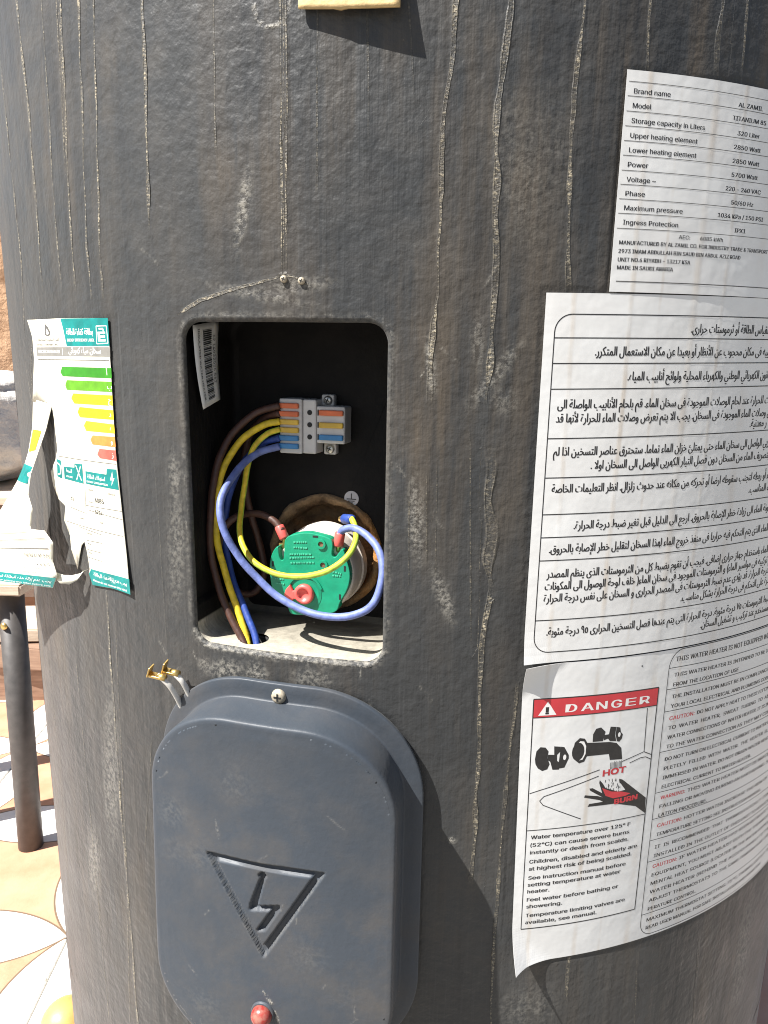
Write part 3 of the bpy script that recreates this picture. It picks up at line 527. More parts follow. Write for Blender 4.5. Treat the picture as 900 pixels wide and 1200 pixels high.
# ------------------------------------------------------------------ lettering
FORMS = {}
for cp in range(0xFE70, 0xFEFD):
    dcm = unicodedata.decomposition(chr(cp)).split()
    if dcm and dcm[0] in ('<isolated>', '<final>', '<initial>', '<medial>'):
        FORMS.setdefault(tuple(int(x, 16) for x in dcm[1:]), {})[dcm[0][1:-1]] = chr(cp)
def arabic(s):
    "join the letters and put the line in display order"
    s = ''.join(ch for ch in s if not 0x64B <= ord(ch) <= 0x652); units = []; i = 0
    while i < len(s):
        if i + 1 < len(s) and ord(s[i]) == 0x644 and (0x644, ord(s[i + 1])) in FORMS: units.append((0x644, ord(s[i + 1]))); i += 2
        else: units.append((ord(s[i]),)); i += 1
    out = []
    for k, un in enumerate(units):
        f = FORMS.get(un)
        if not f: out.append(''.join({'(': ')', ')': '('}.get(chr(c), chr(c)) for c in un)); continue
        pv = FORMS.get(units[k - 1], {}) if k else {}; nx = FORMS.get(units[k + 1], {}) if k + 1 < len(units) else {}
        jp = 'initial' in pv and 'final' in f; jn = 'initial' in f and 'final' in nx
        out.append(f.get('medial' if jp and jn else 'final' if jp else 'initial' if jn else 'isolated') or f.get('isolated') or list(f.values())[0])
    out = out[::-1]; res = []; run = []
    for ch in out:
        if ch.isdigit(): run.append(ch)
        else: res += run[::-1] + [ch]; run = []
    return ''.join(res + run[::-1])
_tc = {}
try: FONT = bpy.data.fonts.load(bpy.utils.system_resource('DATAFILES', path='fonts') + '/Inter.woff2')    # the sans face that ships with Blender
except Exception: FONT = None
def text_geo(s, bold=0):
    bold = 0
    if (s, bold) in _tc: return _tc[s, bold]
    c = bpy.data.curves.new('t', 'FONT'); c.body = s
    if FONT and max(map(ord, s)) < 0x600: c.font = FONT
    c.resolution_u = 3 if FONT else 2; c.fill_mode = 'FRONT'
    o = bpy.data.objects.new('t', c); COL.objects.link(o); me = o.evaluated_get(bpy.context.evaluated_depsgraph_get()).to_mesh()
    v = np.array([p.co[:2] for p in me.vertices] or [(0, 0)]); f = [tuple(p.vertices) for p in me.polygons]
    bpy.data.objects.remove(o); bpy.data.curves.remove(c); _tc[s, bold] = (v, f); return v, f
class Print:
    "flat print on a curved sheet: pos(x, y, lift) gives the place of a point of the sheet"
    def __init__(s, pos, lift=.2, k=.28): s.pos = lambda x, y, l: pos(x, y, l * k); s.lift = lift; s.g = {}; s.seg = 3.
    def _mb(s, k): return s.g.setdefault(k, MB())
    def text(s, key, t, x, y, size, width=None, bold=0., align='l', slope=0., sx=1., vert=False):
        v, f = text_geo(t, bold); v = v.copy(); x0, x1 = v[:, 0].min(), v[:, 0].max(); k = size
        kx = width / max(x1 - x0, 1e-6) if width else size * sx
        X = (v[:, 0] - x0) * kx; wd = (x1 - x0) * kx; X -= {'l': 0, 'c': wd / 2, 'r': wd}[align]; Y = v[:, 1] * k
        if vert: X, Y = Y, -X
        bold = bold * .8 + .013 if max(map(ord, t)) < 0x600 and bold < .03 else bold
        bo = bold * size; offs = [(0, 0)] if bold <= 0 else [(-bo, 0), (bo, 0)] if bold < .036 else [(-bo, -bo * .6), (bo, -bo * .6), (bo, bo * .6), (-bo, bo * .6), (0, 0)]
        for q, (ox, oy) in enumerate(offs): s._mb(key).add([s.pos(x + a + ox, y + b + oy + slope * a, s.lift + .014 * q) for a, b in zip(X, Y)], f)
        return wd
    def poly(s, key, P, lift=None, step=4.):
        if key != 'x' and key != 'barcode': key = '%s#%d' % (key, len(s.g))
        lift = s.lift if lift is None else lift; bm = bmesh.new(); vs = [bm.verts.new((a, b, 0)) for a, b in P]
        for t in tessellate_polygon([[Vector((a, b, 0)) for a, b in P]]):
            try: bm.faces.new([vs[i] for i in t])
            except ValueError: pass
        x = min(p[0] for p in P); x1 = max(p[0] for p in P); x = math.floor(x / step) * step + step
        while x < x1:
            bmesh.ops.bisect_plane(bm, geom=bm.verts[:] + bm.edges[:] + bm.faces[:], plane_co=(x, 0, 0), plane_no=(1, 0, 0)); x += step
        bm.verts.index_update(); s._mb(key).add([s.pos(v.co.x, v.co.y, lift) for v in bm.verts], [tuple(v.index for v in f.verts) for f in bm.faces]); bm.free()
    def line(s, key, P, w=.35, lift=None):
        for (ax, ay), (bx, by) in zip(P[:-1], P[1:]):
            l = math.hypot(bx - ax, by - ay); nx, ny = -(by - ay) / l * w / 2, (bx - ax) / l * w / 2; k = max(1, int(l / s.seg)); V = []; L = s.lift if lift is None else lift
            for i in range(k + 1):
                x, y = ax + (bx - ax) * i / k, ay + (by - ay) * i / k; V += [s.pos(x + nx, y + ny, L), s.pos(x - nx, y - ny, L)]
            s._mb(key).add(V, [(2 * i, 2 * i + 1, 2 * i + 3, 2 * i + 2) for i in range(k)])
    def build(s, mats, parent):
        for k, mb in s.g.items(): mb.build(k.split('#')[0], mats[k.split('#')[0]], parent)
def sheet(name, us, hs, pos, mat, parent, thick=.0001, label=None):
    V = [pos(u, h, 0) for h in hs for u in us]; nu = len(us)
    F = [(j * nu + i, j * nu + i + 1, (j + 1) * nu + i + 1, (j + 1) * nu + i) for j in range(len(hs) - 1) for i in range(nu - 1)]
    o = mk(name, V, F, mat, parent, False); md = o.modifiers.new('t', 'SOLIDIFY'); md.thickness = thick; md.offset = -1
    if label: o['label'] = label
    return o
def rrow(u0, u1, h0, h1, r, n=8, right=True):
    "open frame line with rounded left corners running on to the right"
    P = [(u1, h1)] + [(u0 + r + r * math.cos(math.radians(90 + 90 * k / n)), h1 - r + r * math.sin(math.radians(90 + 90 * k / n))) for k in range(n + 1)]
    P += [(u0 + r + r * math.cos(math.radians(180 + 90 * k / n)), h0 + r + r * math.sin(math.radians(180 + 90 * k / n))) for k in range(n + 1)] + [(u1, h0)]
    return P
# --- rating label
def wrk(u): return .22 * (.22 * math.exp(-((u - 96) / 1.3) ** 2) + .25 * math.exp(-((u - 131) / 1.6) ** 2) + .18 * math.exp(-((u - 148) / 1.1) ** 2) + .15 * math.exp(-((u - 68) / 1.2) ** 2))
def pos_r(u, h, l): return S(u, h + .014 * (u - 86), .85 + wrk(u) + l)
o = sheet('rating_label', np.linspace(84.5, 190, 106), np.linspace(33.5, 126.4, 24), pos_r, M_paper, heater, label='white rating label with ruled rows of black data, top right of the heater')
p = Print(pos_r); K = 'lettering'
LR = [121.8, 116.0, 109.9, 103.9, 97.9, 91.9, 85.7, 79.8, 73.7, 67.6, 61.2]
for h in LR: p.line('ruled_line', [(85.6, h), (189, h)], .28)
p.line('ruled_line', [(87.3, 38.2), (189, 38.2)], .45)
for (a, u1, b, c0, c1), h in zip([('Brand name', 106.4, 'AL ZAMIL', 143.9, 159.1), ('Model', 97.4, 'TITANIUM 85', 141.3, 162.2), ('Storage capacity in Liters', 126.1, '320 Liter', 145.2, 159), ('Upper heating element', 122.8, '2850 Watt', 144, 160.8), ('Lower heating element', 123, '2850 Watt', 144.1, 160.9), ('Power', 98.4, '5700 Watt', 144.4, 161), ('Voltage ~', 102.9, '220 - 240 VAC', 141.8, 164.2), ('Phase', 98.1, '50/60 Hz', 146.1, 160.2), ('Maximum pressure', 118.6, '1034 KPa / 150 PSI', 138.9, 168.1), ('Ingress Protection', 116.9, 'IPX1', 150.2, 157.2)], LR):
    p.text(K, a, 88.4, h - 4.7, 4.0, u1 - 88.4, .006); p.text(K, b, c0, h - 4.7 - .2, 3.7, c1 - c0, .028)
p.text(K, 'AEC:', 118, 57.9, 3.4, 6.2); p.text(K, '6085 kWh', 130, 57.9, 3.4, 13.6, .01)
for t, u1, h in (('MANUFACTURED BY AL ZAMIL CO. FOR INDUSTRY TRADE & TRANSPORT', 174.4, 54.3), ('2973 IMAM ABDULLAH BIN SAUD BIN ABDUL AZIZ ROAD', 155.9, 50.6), ('UNIT NO.6 RIYADH - 13217 KSA', 125.7, 46.9), ('MADE IN SAUDI ARABIA', 116.5, 43.4)):
    p.text(K, t, 87.4, h, 3.4, u1 - 87.4, .014)
p.build({K: M_ink, 'ruled_line': M_ink2}, o)
# --- arabic warning label
def pos_a(u, h, l): return S(u, h + .02 * (u - 60), .62 + wrk(u) + 2.0 * max(0, 1 - ((u - 54.5) + (h + 148.2)) / 22) ** 2 + l)
o = sheet('arabic_warning_label', np.linspace(54.5, 300, 246), np.linspace(-148.2, 32.2, 44), pos_a, M_paper, heater, label='large white warning label with Arabic text in ruled rows, right of the recess')
p = Print(pos_a)
p.line('ruled_line', rrow(59.5, 299, -142.6, 22.8, 8), .5)
for h in (12.2, .6, -11.2, -34.4, -53.3, -71.3, -82.8, -94.5, -125.5): p.line('ruled_line', [(59.5, h), (299, h)], .5)
_t = arabic('ارجع الى الدليل قبل تغير ضبط درجة الحرارة.'); _v, _f = text_geo(_t); KX = 66.0 / (_v[:, 0].max() - _v[:, 0].min())
AR = [('مؤشر لقياس الطاقة أو ثرموستات حرارى.', 130.8, 15.0), ('حتى يتم تركيبه فى مكان محجوب عن الأنظار أو بعيدا عن مكان الاستعمال المتكرر.', 80.1, 4.2), ('مطابقا للقانون الكهربائي الوطني والكهرباء المحلية ولوائح أنابيب المياه.', 97.9, -7.4),
 ('التوصيلات للحرارة عند لحام الوصلات الموجودة فى سخان الماء. قم بلحام الأنابيب الواصلة الى', 63.4, -20.2), ('المحولات فى وصلات الماء الموجودة فى السخان. يجب الا يتم تعرض وصلات الماء للحرارة لأنها قد', 63.1, -26.8), ('ر معدنية.', 178, -32.2),
 ('التيار الكهربي الواصل الى سخان الماء حتى يمتلئ خزان الماء تماما. ستحترق عناصر التسخين اذا لم', 62.9, -42.6), ('الماء. لا تقم بتصريف الماء من السخان دون فصل التيار الكهربى الواصل الى السخان اولا .', 82.5, -49.4),
 ('تثبيت سخان الماء أو ربطه لتجنب سقوطه ارضا أو تحركه من مكانه عند حدوث زلزال. انظر التعليمات الخاصة', 63.4, -60.6), ('ب المناسب.', 184, -67.4),
 ('زيادة سخونة الماء الى زيادة خطر الإصابة بالحروق. ارجع الى الدليل قبل تغير ضبط درجة الحرارة.', 76.1, -79.0), ('تركيب صمام خلط الماء الذى يتم التحكم فيه حراريا فى منفذ خروج الماء لهذا السخان لتقليل خطر الإصابة بالحروق.', 64.2, -90.6),
 ('اذا تم تعديل سخان الماء باستخدام جهاز حرارى إضافى. فيجب أن تقوم بضبط كل من الثرموستات الذى ينظم المصدر', 63.8, -103.3), ('الحرارى الإضافى (يتم تركيبه فى مواسير الماء) و الثرموستات الموجود فى سخان الماء( خلف لوحة الوصول الى المكونات', 63.3, -109.6), ('للحرارة) على نفس درجة الحرارة. قد يؤدى عدم ضبط الثرموستات فى المصدر الحرارى و السخان على نفس درجة الحرارة', 63.2, -115.9), ('لفقدان القدرة على التحكم فى درجة الحرارة بشكل مناسب.', 142.9, -122.2),
 ('الحد الأقصى لضبط الثرموستات ٧٥ درجة مئوية. درجة الحرارة التى يتم عندها فصل التسخين الحرارى ٩٥ درجة مئوية.', 65.9, -133.6), ('دليل المستخدم عند تركيب و تشغيل السخان.', 159.3, -139.4)]
for t, u, h in AR:
    v, f = text_geo(arabic(t)); wd = min((v[:, 0].max() - v[:, 0].min()) * KX, 296 - u); p.text(K, arabic(t), u, h, 5.9, wd, .028)
p.build({K: M_ink, 'ruled_line': M_ink}, o)
# --- english danger label
def d_e(u, h):
    return .45 + 10 * max(0, 1 - ((u - 55) * .9 + (h + 326.5)) / 27) ** 2 + 5.0 * max(0, 1 - ((u - 55) + (-149.5 - h) * 1.3) / 26) ** 2
def pos_e(u, h, l): return S(u + .021 * (-150 - h) * max(0, 1 - (u - 55) / 12), h + .02 * (u - 60) * min(1, max(0, (h + 157) / 8)), d_e(u, h) + l)
o = sheet('danger_label', np.concatenate([np.linspace(55, 85, 25), np.linspace(86, 300, 214)]), np.concatenate([np.linspace(-326.4, -296, 22), np.linspace(-294, -180, 26), np.linspace(-178, -149.0, 20)]), pos_e, M_paper, heater, label='white danger label with red banner and scalding hand picture, its lower left corner curling away')
p = Print(pos_e)
fr = [(61.4, -168), (134.8, -168), (134.8, -304.8), (61.8, -304.8), (61.4, -168)]
p.poly('red_banner', [(61.4, -178.4), (134.8, -178.4), (134.8, -168), (61.4, -168)], .10)
p.line('ruled_line', fr, .6); p.line('ruled_line', [(61.4, -178.4), (134.8, -178.4)], .5); p.line('ruled_line', [(61.5, -243.8), (134.8, -243.8)], .45)
p.poly('white_lettering', [(64.4, -177.3), (74.5, -177.3), (69.4, -169.6)], .2)
[p.text('white_lettering#d', ch, 79.6 + 8.75 * q, -176.3, 8.6, 6.0 if ch != 'A' else 6.9, .034) for q, ch in enumerate('DANGER')]
p.lift = .3; p.text('pictogram#e', '!', 68.6, -176.5, 7.0, 1.4, .05); p.lift = .2
for k, P in enumerate(PIC):
    if k == 10: continue
    p.poly('pictogram' if k != 4 else 'white_lettering', P, {4: .22}.get(k, .16), 3.)
    if k == 4: pass
p.poly('pictogram', [(88.5 + 3.6 * math.cos(t) , -199.5 + 5.2 * math.sin(t)) for t in [2 * math.pi * i / 16 for i in range(16)]], .30)
p.poly('white_lettering', [(81.0 + .9 * math.cos(t), -202.0 + 1.6 * math.sin(t)) for t in [2 * math.pi * i / 12 for i in range(12)]], .24)
_e = PIC[8]; _cx = sum(q[0] for q in _e) / len(_e); _cy = sum(q[1] for q in _e) / len(_e)
p.poly('white_lettering', [(_cx + .8 * math.cos(t), _cy + 1.4 * math.sin(t)) for t in [2 * math.pi * i / 12 for i in range(12)]], .24)
p.poly('red_print', PIC[10], .24, 3.)
for P in PICLINES: p.line('ruled_line', P, .45)
for k in range(34):
    x = random.uniform(106, 116); y = random.uniform(-228, -217.5); p.line('water_stroke', [(x, y), (x + random.uniform(-.2, .5), y - random.uniform(.8, 2.2))], .35)
for k in range(10): p.line('water_stroke', [(108.6 + k * .75, -208.2 + (k % 2) * .4), (108.9 + k * .75, -212.3)], .3)
p.text('red_print#h', 'HOT', 104.6, -215.8, 6.6, 13.8, .045, slope=.05); p.lift = .34; p.text('red_print#b', 'BURN', 113.4, -233.8, 5.6, 14.5, .05, slope=.05); p.lift = .2
for t, u1, h in (('Water temperature over 125° F', 125.4, -249.1), ('(52°C) can cause severe burns', 125.1, -253.8), ('instantly or death from scalds.', 125.1, -258.3), ('Children, disabled and elderly are', 131.4, -263.9), ('at highest risk of being scalded.', 128.2, -268.3), ('See instruction manual before', 124.8, -273.9), ('setting temperature at water', 121.8, -278.2), ('heater.', 78.1, -282.4), ('Feel water before bathing or', 121.3, -287.5), ('showering.', 86.4, -291.8), ('Temperature limiting valves are', 126.8, -297.4), ('available, see manual.', 108.6, -301.8)):
    p.text(K, t, 65, h, 4.3, u1 - 65, .024)
p.line('ruled_line', rrow(140.3, 299, -325, -149.4, 9), .4)
ROWS = [(-147.9, -158, [('', 'THIS WATER HEATER IS NOT EQUIPPED WITH', 228)]), (-158, -170.3, [('', 'THIS WATER HEATER IS INTENDED TO BE INSTALLED', 244), ('', 'FROM THE LOCATION OF USE', 196.1)]),
 (-170.3, -183.3, [('', 'THE INSTALLATION MUST BE IN COMPLIANCE WITH', 240), ('', 'YOUR LOCAL ELECTRICAL AND PLUMBING CODES.', 235)]),
 (-183.3, -207.3, [('CAUTION:', 'DO NOT APPLY HEAT TO THESE FITTINGS', 238), ('', 'TO  WATER  HEATER,  SWEAT  TUBING  TO  ADAPTERS', 250), ('', 'WATER CONNECTIONS OF WATER HEATER. IT IS IMPORTANT', 254), ('', 'TO THE WATER CONNECTION AS THEY MAY CONTAIN', 248)]),
 (-207.3, -232.2, [('', 'DO NOT TURN ON ELECTRICAL CURRENT TO WATER HEATER', 252), ('', 'PLETELY  FILLED  WITH  WATER.  THE  HEATER  ELEMENT', 254), ('', 'IMMERSED IN WATER. DO NOT DRAIN WATER HEATER', 248), ('', 'ELECTRICAL CURRENT TO WATER HEATER.', 222.2)]),
 (-232.2, -248.5, [('WARNING:', 'THIS WATER HEATER MUST BE BRACED', 250), ('', 'FALLING OR MOVING DURING AN EARTHQUAKE. SEE', 252), ('', 'LATION PROCEDURE.', 182.5)]),
 (-248.5, -262, [('CAUTION:', 'HOTTER WATER INCREASE THE RISK OF SCALD', 266), ('', 'TEMPERATURE SETTING SEE INSTRUCTION MANUAL.', 243)]),
 (-262, -275.7, [('', 'IT  IS  RECOMMENDED  THAT  THERMOSTATICALLY  CONTROLLED', 274), ('', 'INSTALLED IN THE OUTLET OF THIS UNIT TO REDUCE RISK OF', 276)]),
 (-275.7, -310.4, [('CAUTION:', 'IF WATER HEATER HAS BEEN RETROFITTED WITH', 282), ('', 'EQUIPMENT, YOU MUST ADJUST BOTH THE THERMOSTAT CONT', 282), ('', 'MENTAL HEAT SOURCE (LOCATED IN THE WATER PIPING) AND THE', 284), ('', 'WATER HEATER (BEHIND THE ACCESS PANEL) TO THE SAME', 282), ('', 'ADJUST THERMOSTATS TO THE SAME TEMPERATURE CAN CAUSE', 285), ('', 'PERATURE CONTROL.', 183.2)]),
 (-310.4, -325, [('', 'MAXIMUM THERMOSTAT SETTING: 75 °C, THERMAL CUTOUT TEMPER', 284), ('', 'READ USER MANUAL FOR SAFE INSTALLATION AND OPERATION', 260.5)])]
for h1, h0, Ls in ROWS:
    if h0 > -325: p.line('ruled_line', [(140.3, h0), (299, h0)], .36)
    nl = len(Ls); pit = min(5.6, (h1 - h0) / nl)
    if h0 == -325: pit = 5.3
    for k, (rd_, t, u1) in enumerate(Ls):
        y = h1 - pit * (k + .5) - 1.75 - ((h1 - h0) - pit * nl) / 2 * (0 if h0 in (-310.4,) else 1); y -= .3; x = 144.6
        if h0 == -325: y += 1.2
        if rd_: x += p.text('red_print#c%d%d' % (int(h1), k), rd_, x, y, 4.5, 2.15 * len(rd_) + 1, .01) + 2.0
        p.text(K, t, x, y, 4.3, u1 - x, .018)
p.text('lettering', '®', 122, -155.5, 2.4)
p.build({K: M_ink, 'ruled_line': M_ink, 'red_banner': M_red, 'white_lettering': M_white, 'pictogram': M_ink, 'water_stroke': M_ink, 'red_print': M_red}, o)
# --- torn energy label: the part still stuck and the flap that hangs off
def pos_n(u, h, l): return S(u, h, .8 + 2.5 * max(0, 1 - (u + 262) / 22) ** 2 * (1 if h > -30 else .3) + 1.2 * max(0, 1 - (-168 - u) / 14) ** 2 * smooth01((-100 - h) / 30) + l)
stuck = [(-260.5, 20.2), (-218, 20.2), (-173.8, 19.6), (-174.2, -51), (-171, -100), (-168.2, -130.4), (-186, -130.6), (-205, -132.3), (-208.6, -126)] + E_SPLIT[::-1] + [(-240, -30), (-262.5, -27.8), (-259.5, -15), (-256.5, -2), (-256.5, 10)]
p0 = Print(pos_n, 0.); p0.poly('x', stuck, 0., 2.5); mb = p0.g['x']
FL = [(Vector(S(*a)), Vector(S(*b))) for a, b in FLAP]
def flap_pos(s, t, l=0.):
    "s 0..1 across, t 0..1 down the flap"
    x = t * (len(FL) - 1); i = min(int(x), len(FL) - 2); f = x - i
    L = FL[i][0].lerp(FL[i + 1][0], f); Rr = FL[i][1].lerp(FL[i + 1][1], f); p = L.lerp(Rr, s)
    nrm = (FL[i + 1][0] - FL[i][0] + FL[i + 1][1] - FL[i][1]).cross(Rr - L).normalized()
    return tuple(p + nrm * ((l + 1.8 * math.sin(math.pi * s) * t * (.6 + .4 * math.sin(5 * t))) / 1000))
NT, NS = 66, 16
V = [flap_pos(i / NS, j / NT) for j in range(NT + 1) for i in range(NS + 1)]
def outward(mb): mb.f = [f if (Vector(mb.v[f[1]]) - Vector(mb.v[f[0]])).cross(Vector(mb.v[f[2]]) - Vector(mb.v[f[0]])).dot(Vector((mb.v[f[0]][0], mb.v[f[0]][1], 0))) > 0 else f[::-1] for f in mb.f]
outward(mb)
mb.add(V, [(j * (NS + 1) + i, (j + 1) * (NS + 1) + i, (j + 1) * (NS + 1) + i + 1, j * (NS + 1) + i + 1) for j in range(NT) for i in range(NS)])
# curled torn sliver at the lower end of the tear
sl_ = [(-209, -124, 1), (-212, -128, 4), (-216, -130, 7), (-221, -130, 10), (-228, -127, 12)]
V = []
for k, (u, h, d) in enumerate(sl_): wd = (.5, 4, 5.5, 5, 1)[k]; V += [S(u, h + wd / 2, d), S(u - 1, h - wd / 2, d + 2)]
mb.add(V, [(2 * i, 2 * i + 1, 2 * i + 3, 2 * i + 2) for i in range(4)])
o = mb.build('energy_label', M_epaper, heater, True); o['label'] = 'torn cream energy label with coloured rating arrows, its left strip peeled off the heater'
md = o.modifiers.new('t', 'SOLIDIFY'); md.thickness = .00018; md.offset = -1
p = Print(pos_n, .2, .6)
p.poly('teal_print', E_TEAL); p.poly('grey_print', E_GREY)
for k, P in enumerate(E_BARS): p.poly('rating_arrow_%s' % 'abcdefg'[k], P)
for P in E_TABS: p.poly('teal_print', P)
p.poly('teal_print', E_BAND)
for P in E_LINES: p.line('thin_line', P, .3)
p.line('thin_line', [(-252, -2.6), (-174.5, -2.2)], .35)
p.lift = .3; Wt = 'white_lettering'
p.text(Wt, arabic('بطاقة كفاءة الطاقة'), -213, 11.2, 4.8, 26, .03); p.text(Wt, 'ENERGY EFFICIENCY LABEL', -212.5, 7.6, 2.9, 26.5, .03)
P = [(-183.6, 15.6), (-175, 15.7), (-174.4, 6.7), (-184, 6.4), (-183.6, 15.6)]; p.line(Wt, P, .5); p.text(Wt, 'E', -182.2, 7.9, 8.8, 5.6, .05); p.line(Wt, [(-181.6, 14.2), (-178, 14.2), (-177.2, 11.4)], .8)
p.text(Wt, 'ELECTRIC WATER HEATER', -250, 1.2, 3.2, 28, .03); p.line(Wt, [(-219, 4), (-219, 0)], .4); p.text(Wt, arabic('سخان مياه كهربائي'), -212, 1.3, 4.4, 31, .03)
for k, ch in enumerate('أبجدهوز'):
    q = E_BARS[k]; p.text(Wt, arabic(ch), -177.5, (q[2][1] + q[3][1]) / 2 - 1.2, 4.2, bold=.02)
p.text(Wt, arabic('استهلاك الطاقة'), -202, -68.2, 3.4, 17, .02); p.text(Wt, 'ENERGY CONSUMPTION', -203, -70.7, 2.1, 20, .02); p.poly(Wt, [(-178, -62), (-180.4, -67.2), (-178.6, -67), (-179.6, -70.4), (-176.4, -65.6), (-178, -65.8)], .3)
p.text(Wt, arabic('السعة'), -226, -67.2, 3.2, 7, .02); p.text(Wt, 'VOLUME', -226.5, -70.2, 2.0, 8, .02)
for a, b in (((-214, -62), (-208.5, -70.5)), ((-208.5, -62), (-214, -70.5))): p.line(Wt, [a, b], .8)
p.line(Wt, [(-237.4, -63), (-233.6, -64), (-233.6, -69), (-237.4, -70)], .9)
p.text(Wt, arabic('يجب عدم إزالة هذه البطاقة'), -203, -126.2, 3.2, 32, .02); p.text(Wt, 'Please do not remove this label', -204, -129.6, 2.3, 33, .02)
p.lift = .2
for t, (u, h), sz in (('C3', E_TXT[0], 3.6), ('6085', E_TXT[1], 5.0), ('321L', E_TXT[2], 4.4)): p.text(K, t, u - 3, h, sz, bold=.01)
p.poly('thin_line', E_DROP); p.poly('cream_print', [(_q[0] * .5 - 236 * .5, _q[1] * .5 + 12.3 * .5) for _q in E_DROP], .3)
p.text('thin_line', arabic('الهيئة السعودية للمواصفات'), -252, 8.0, 2.6, 30, .0); p.text('thin_line', 'SAUDI STANDARDS ORG.', -251.5, 5.4, 2.2, 28, .0)
for t, u, h in (('kWh/year', -183, -75.5), ('Capacity', -203, -75.2), ('Annual', -203, -82.4), ('Country', -214, -93.5), ('Saudi', -193, -93.2), ('Standby', -207, -101.6), ('Model', -207, -107.8), ('Serial', -207, -113.2)): p.text('thin_line', t, u, h, 1.9)
MT = {K: M_ink, 'teal_print': M_teal, 'grey_print': M_gband, 'thin_line': M_ink2, Wt: M_white, 'cream_print': M_epaper}
for k in range(7): MT['rating_arrow_%s' % 'abcdefg'[k]] = BARM[k]
p.build(MT, o)
for ch in list(o.children):
    if ch.name.startswith('rating_arrow_'): ch.name = 'rating_arrow'
def pos_f(x, y, l): return flap_pos(x, y, l)
p = Print(pos_f, .35, 1.); p.seg = .06
p.poly('yellow_print', [(.12, .10), (.75, .10), (.72, .17), (.14, .18)], .35, .1)
p.poly('teal_print', [(.05, .235), (.95, .24), (.9, .315), (.05, .305)], .35, .1)
p.poly('teal_print', [(0, .925), (1, .925), (1, .998), (0, .998)], .35, .06)
def ftext(key, t, x, y, sy, wd, bold=.02):
    v, f = text_geo(t, bold); x0, x1 = v[:, 0].min(), v[:, 0].max(); p._mb('%s#%s' % (key, t)).add([flap_pos(x + (a - x0) / (x1 - x0) * wd, y - b * sy, .6) for a, b in v], f)
ftext(K, 'TITANIUM 85', .60, .80, .038, .36); ftext(K, '6113', .80, .85, .034, .16); ftext('thin_line', 'SASO IEC 60335', .50, .875, .022, .36); ftext('thin_line', 'SASO 2884:2017', .45, .905, .022, .4)
ftext('white_print', arabic('يجب عدم إزالة هذه البطاقة قبل البيع'), .25, .962, .03, .72); ftext('white_print', 'removing or altering this label before sale', .22, .992, .022, .76)
for y in (.62, .68, .745): p.line('thin_line#%f' % y, [(.05, y), (.95, y + .01)], .004, .4)
p.build({K: M_ink, 'yellow_print': BARM[3], 'teal_print': M_teal, 'thin_line': M_ink2, 'white_print': M_white}, o)
# --- barcode sticker on the left wall of the recess, earth symbol on its back
def pos_b(x, y, l):
    bl, br, tr, tl = (20.5, -26.5), (39.2, -22.0), (38.4, 19.6), (11.7, 16.1)
    q0 = (bl[0] * (1 - x) + br[0] * x, bl[1] * (1 - x) + br[1] * x); q1 = (tl[0] * (1 - x) + tr[0] * x, tl[1] * (1 - x) + tr[1] * x)
    d = q0[0] * (1 - y) + q1[0] * y - 2.2 * math.sin(math.pi * y); h = q0[1] * (1 - y) + q1[1] * y
    return Q(-51.4 + l + .5 * math.sin(2.2 * y) + .022 * (d - 12), h, d)
V = [pos_b(i / 6, j / 14, 0) for j in range(15) for i in range(7)]; o = mk('barcode_sticker', V, [(j * 7 + i, j * 7 + i + 1, j * 7 + i + 8, j * 7 + i + 7) for j in range(14) for i in range(6)], M_paper, heater, True); o['label'] = 'white barcode sticker on the inner left wall of the recess'
md = o.modifiers.new('t', 'SOLIDIFY'); md.thickness = .0002; md.offset = -1
p = Print(pos_b, .25, 1.); y = .07
while y < .93:
    wb = random.choice((.006, .006, .012, .018)); p.poly('barcode', [(.36, y), (.70, y), (.70, y + wb), (.36, y + wb)], .25, .2); y += wb + random.choice((.007, .007, .012, .016))
def btext(t, x, y, sx, ln):
    v, f = text_geo(t, .02); x0, x1 = v[:, 0].min(), v[:, 0].max(); p._mb('lettering#' + t).add([pos_b(x + b * sx, y - (a - x0) / (x1 - x0) * ln, .25) for a, b in v], f)
btext('INSULATED WATER HEATER', .16, .95, .13, .86); btext('62 14022025 562', .76, .84, .2, .6)
p.build({'barcode': M_ink, 'lettering': M_ink}, o)
o = cyl(Q(17.5, -76.6, 62.9), (NC[0], NC[1], 0), .0043, .0003, 28).build('earth_symbol', M_symbol, heater); o['label'] = 'round grey earth symbol on the back of the recess'
p = Print(lambda x, y, l: Q(17.5 + x, -76.6 + y, 62.5)); p.line('symbol_line', [(0, 2.9), (0, -.4)], .6); p.line('symbol_line', [(-2.8, -.4), (2.8, -.4)], .6); p.line('symbol_line', [(-1.9, -1.5), (1.9, -1.5)], .5); p.line('symbol_line', [(-1, -2.5), (1, -2.5)], .5); p.build({'symbol_line': M_ink}, o)

# ------------------------------------------------------------------ the access cover hung below the recess
cover = tag(empty('access_cover', S(-70, -385, 5)), 'blue-grey plastic access cover with an embossed high-voltage triangle, hung on the heater below the recess', 'cover')
CC, CH, CR = (-70.0, -274.5), (76.0, 110.5), 58.0
def cov_d(u, h): return 1.5 + 3.5 * smooth01((-190 - h) / 150)      # it stands off a little more towards its foot
def cring(rings, name, mat, attr=True):
    C0 = dens(rrect(*CC, *CH, CR, 24), 2.5); n = len(C0); nr = []
    for i in range(n):
        a, b = np.array(C0[i - 1]), np.array(C0[(i + 1) % n]); t = b - a; t /= np.hypot(*t); nr.append((-t[1], t[0]))
    V = []
    for (s, d) in rings:
        for (x, y), (nx, ny) in zip(C0, nr): V.append(S(x + nx * s, y + ny * s, d + cov_d(x, y)))
    F = [(j * n + i, j * n + (i + 1) % n, (j + 1) * n + (i + 1) % n, (j + 1) * n + i) for j in range(len(rings) - 1) for i in range(n)]
    return mk(name, V, F, mat, cover, True)
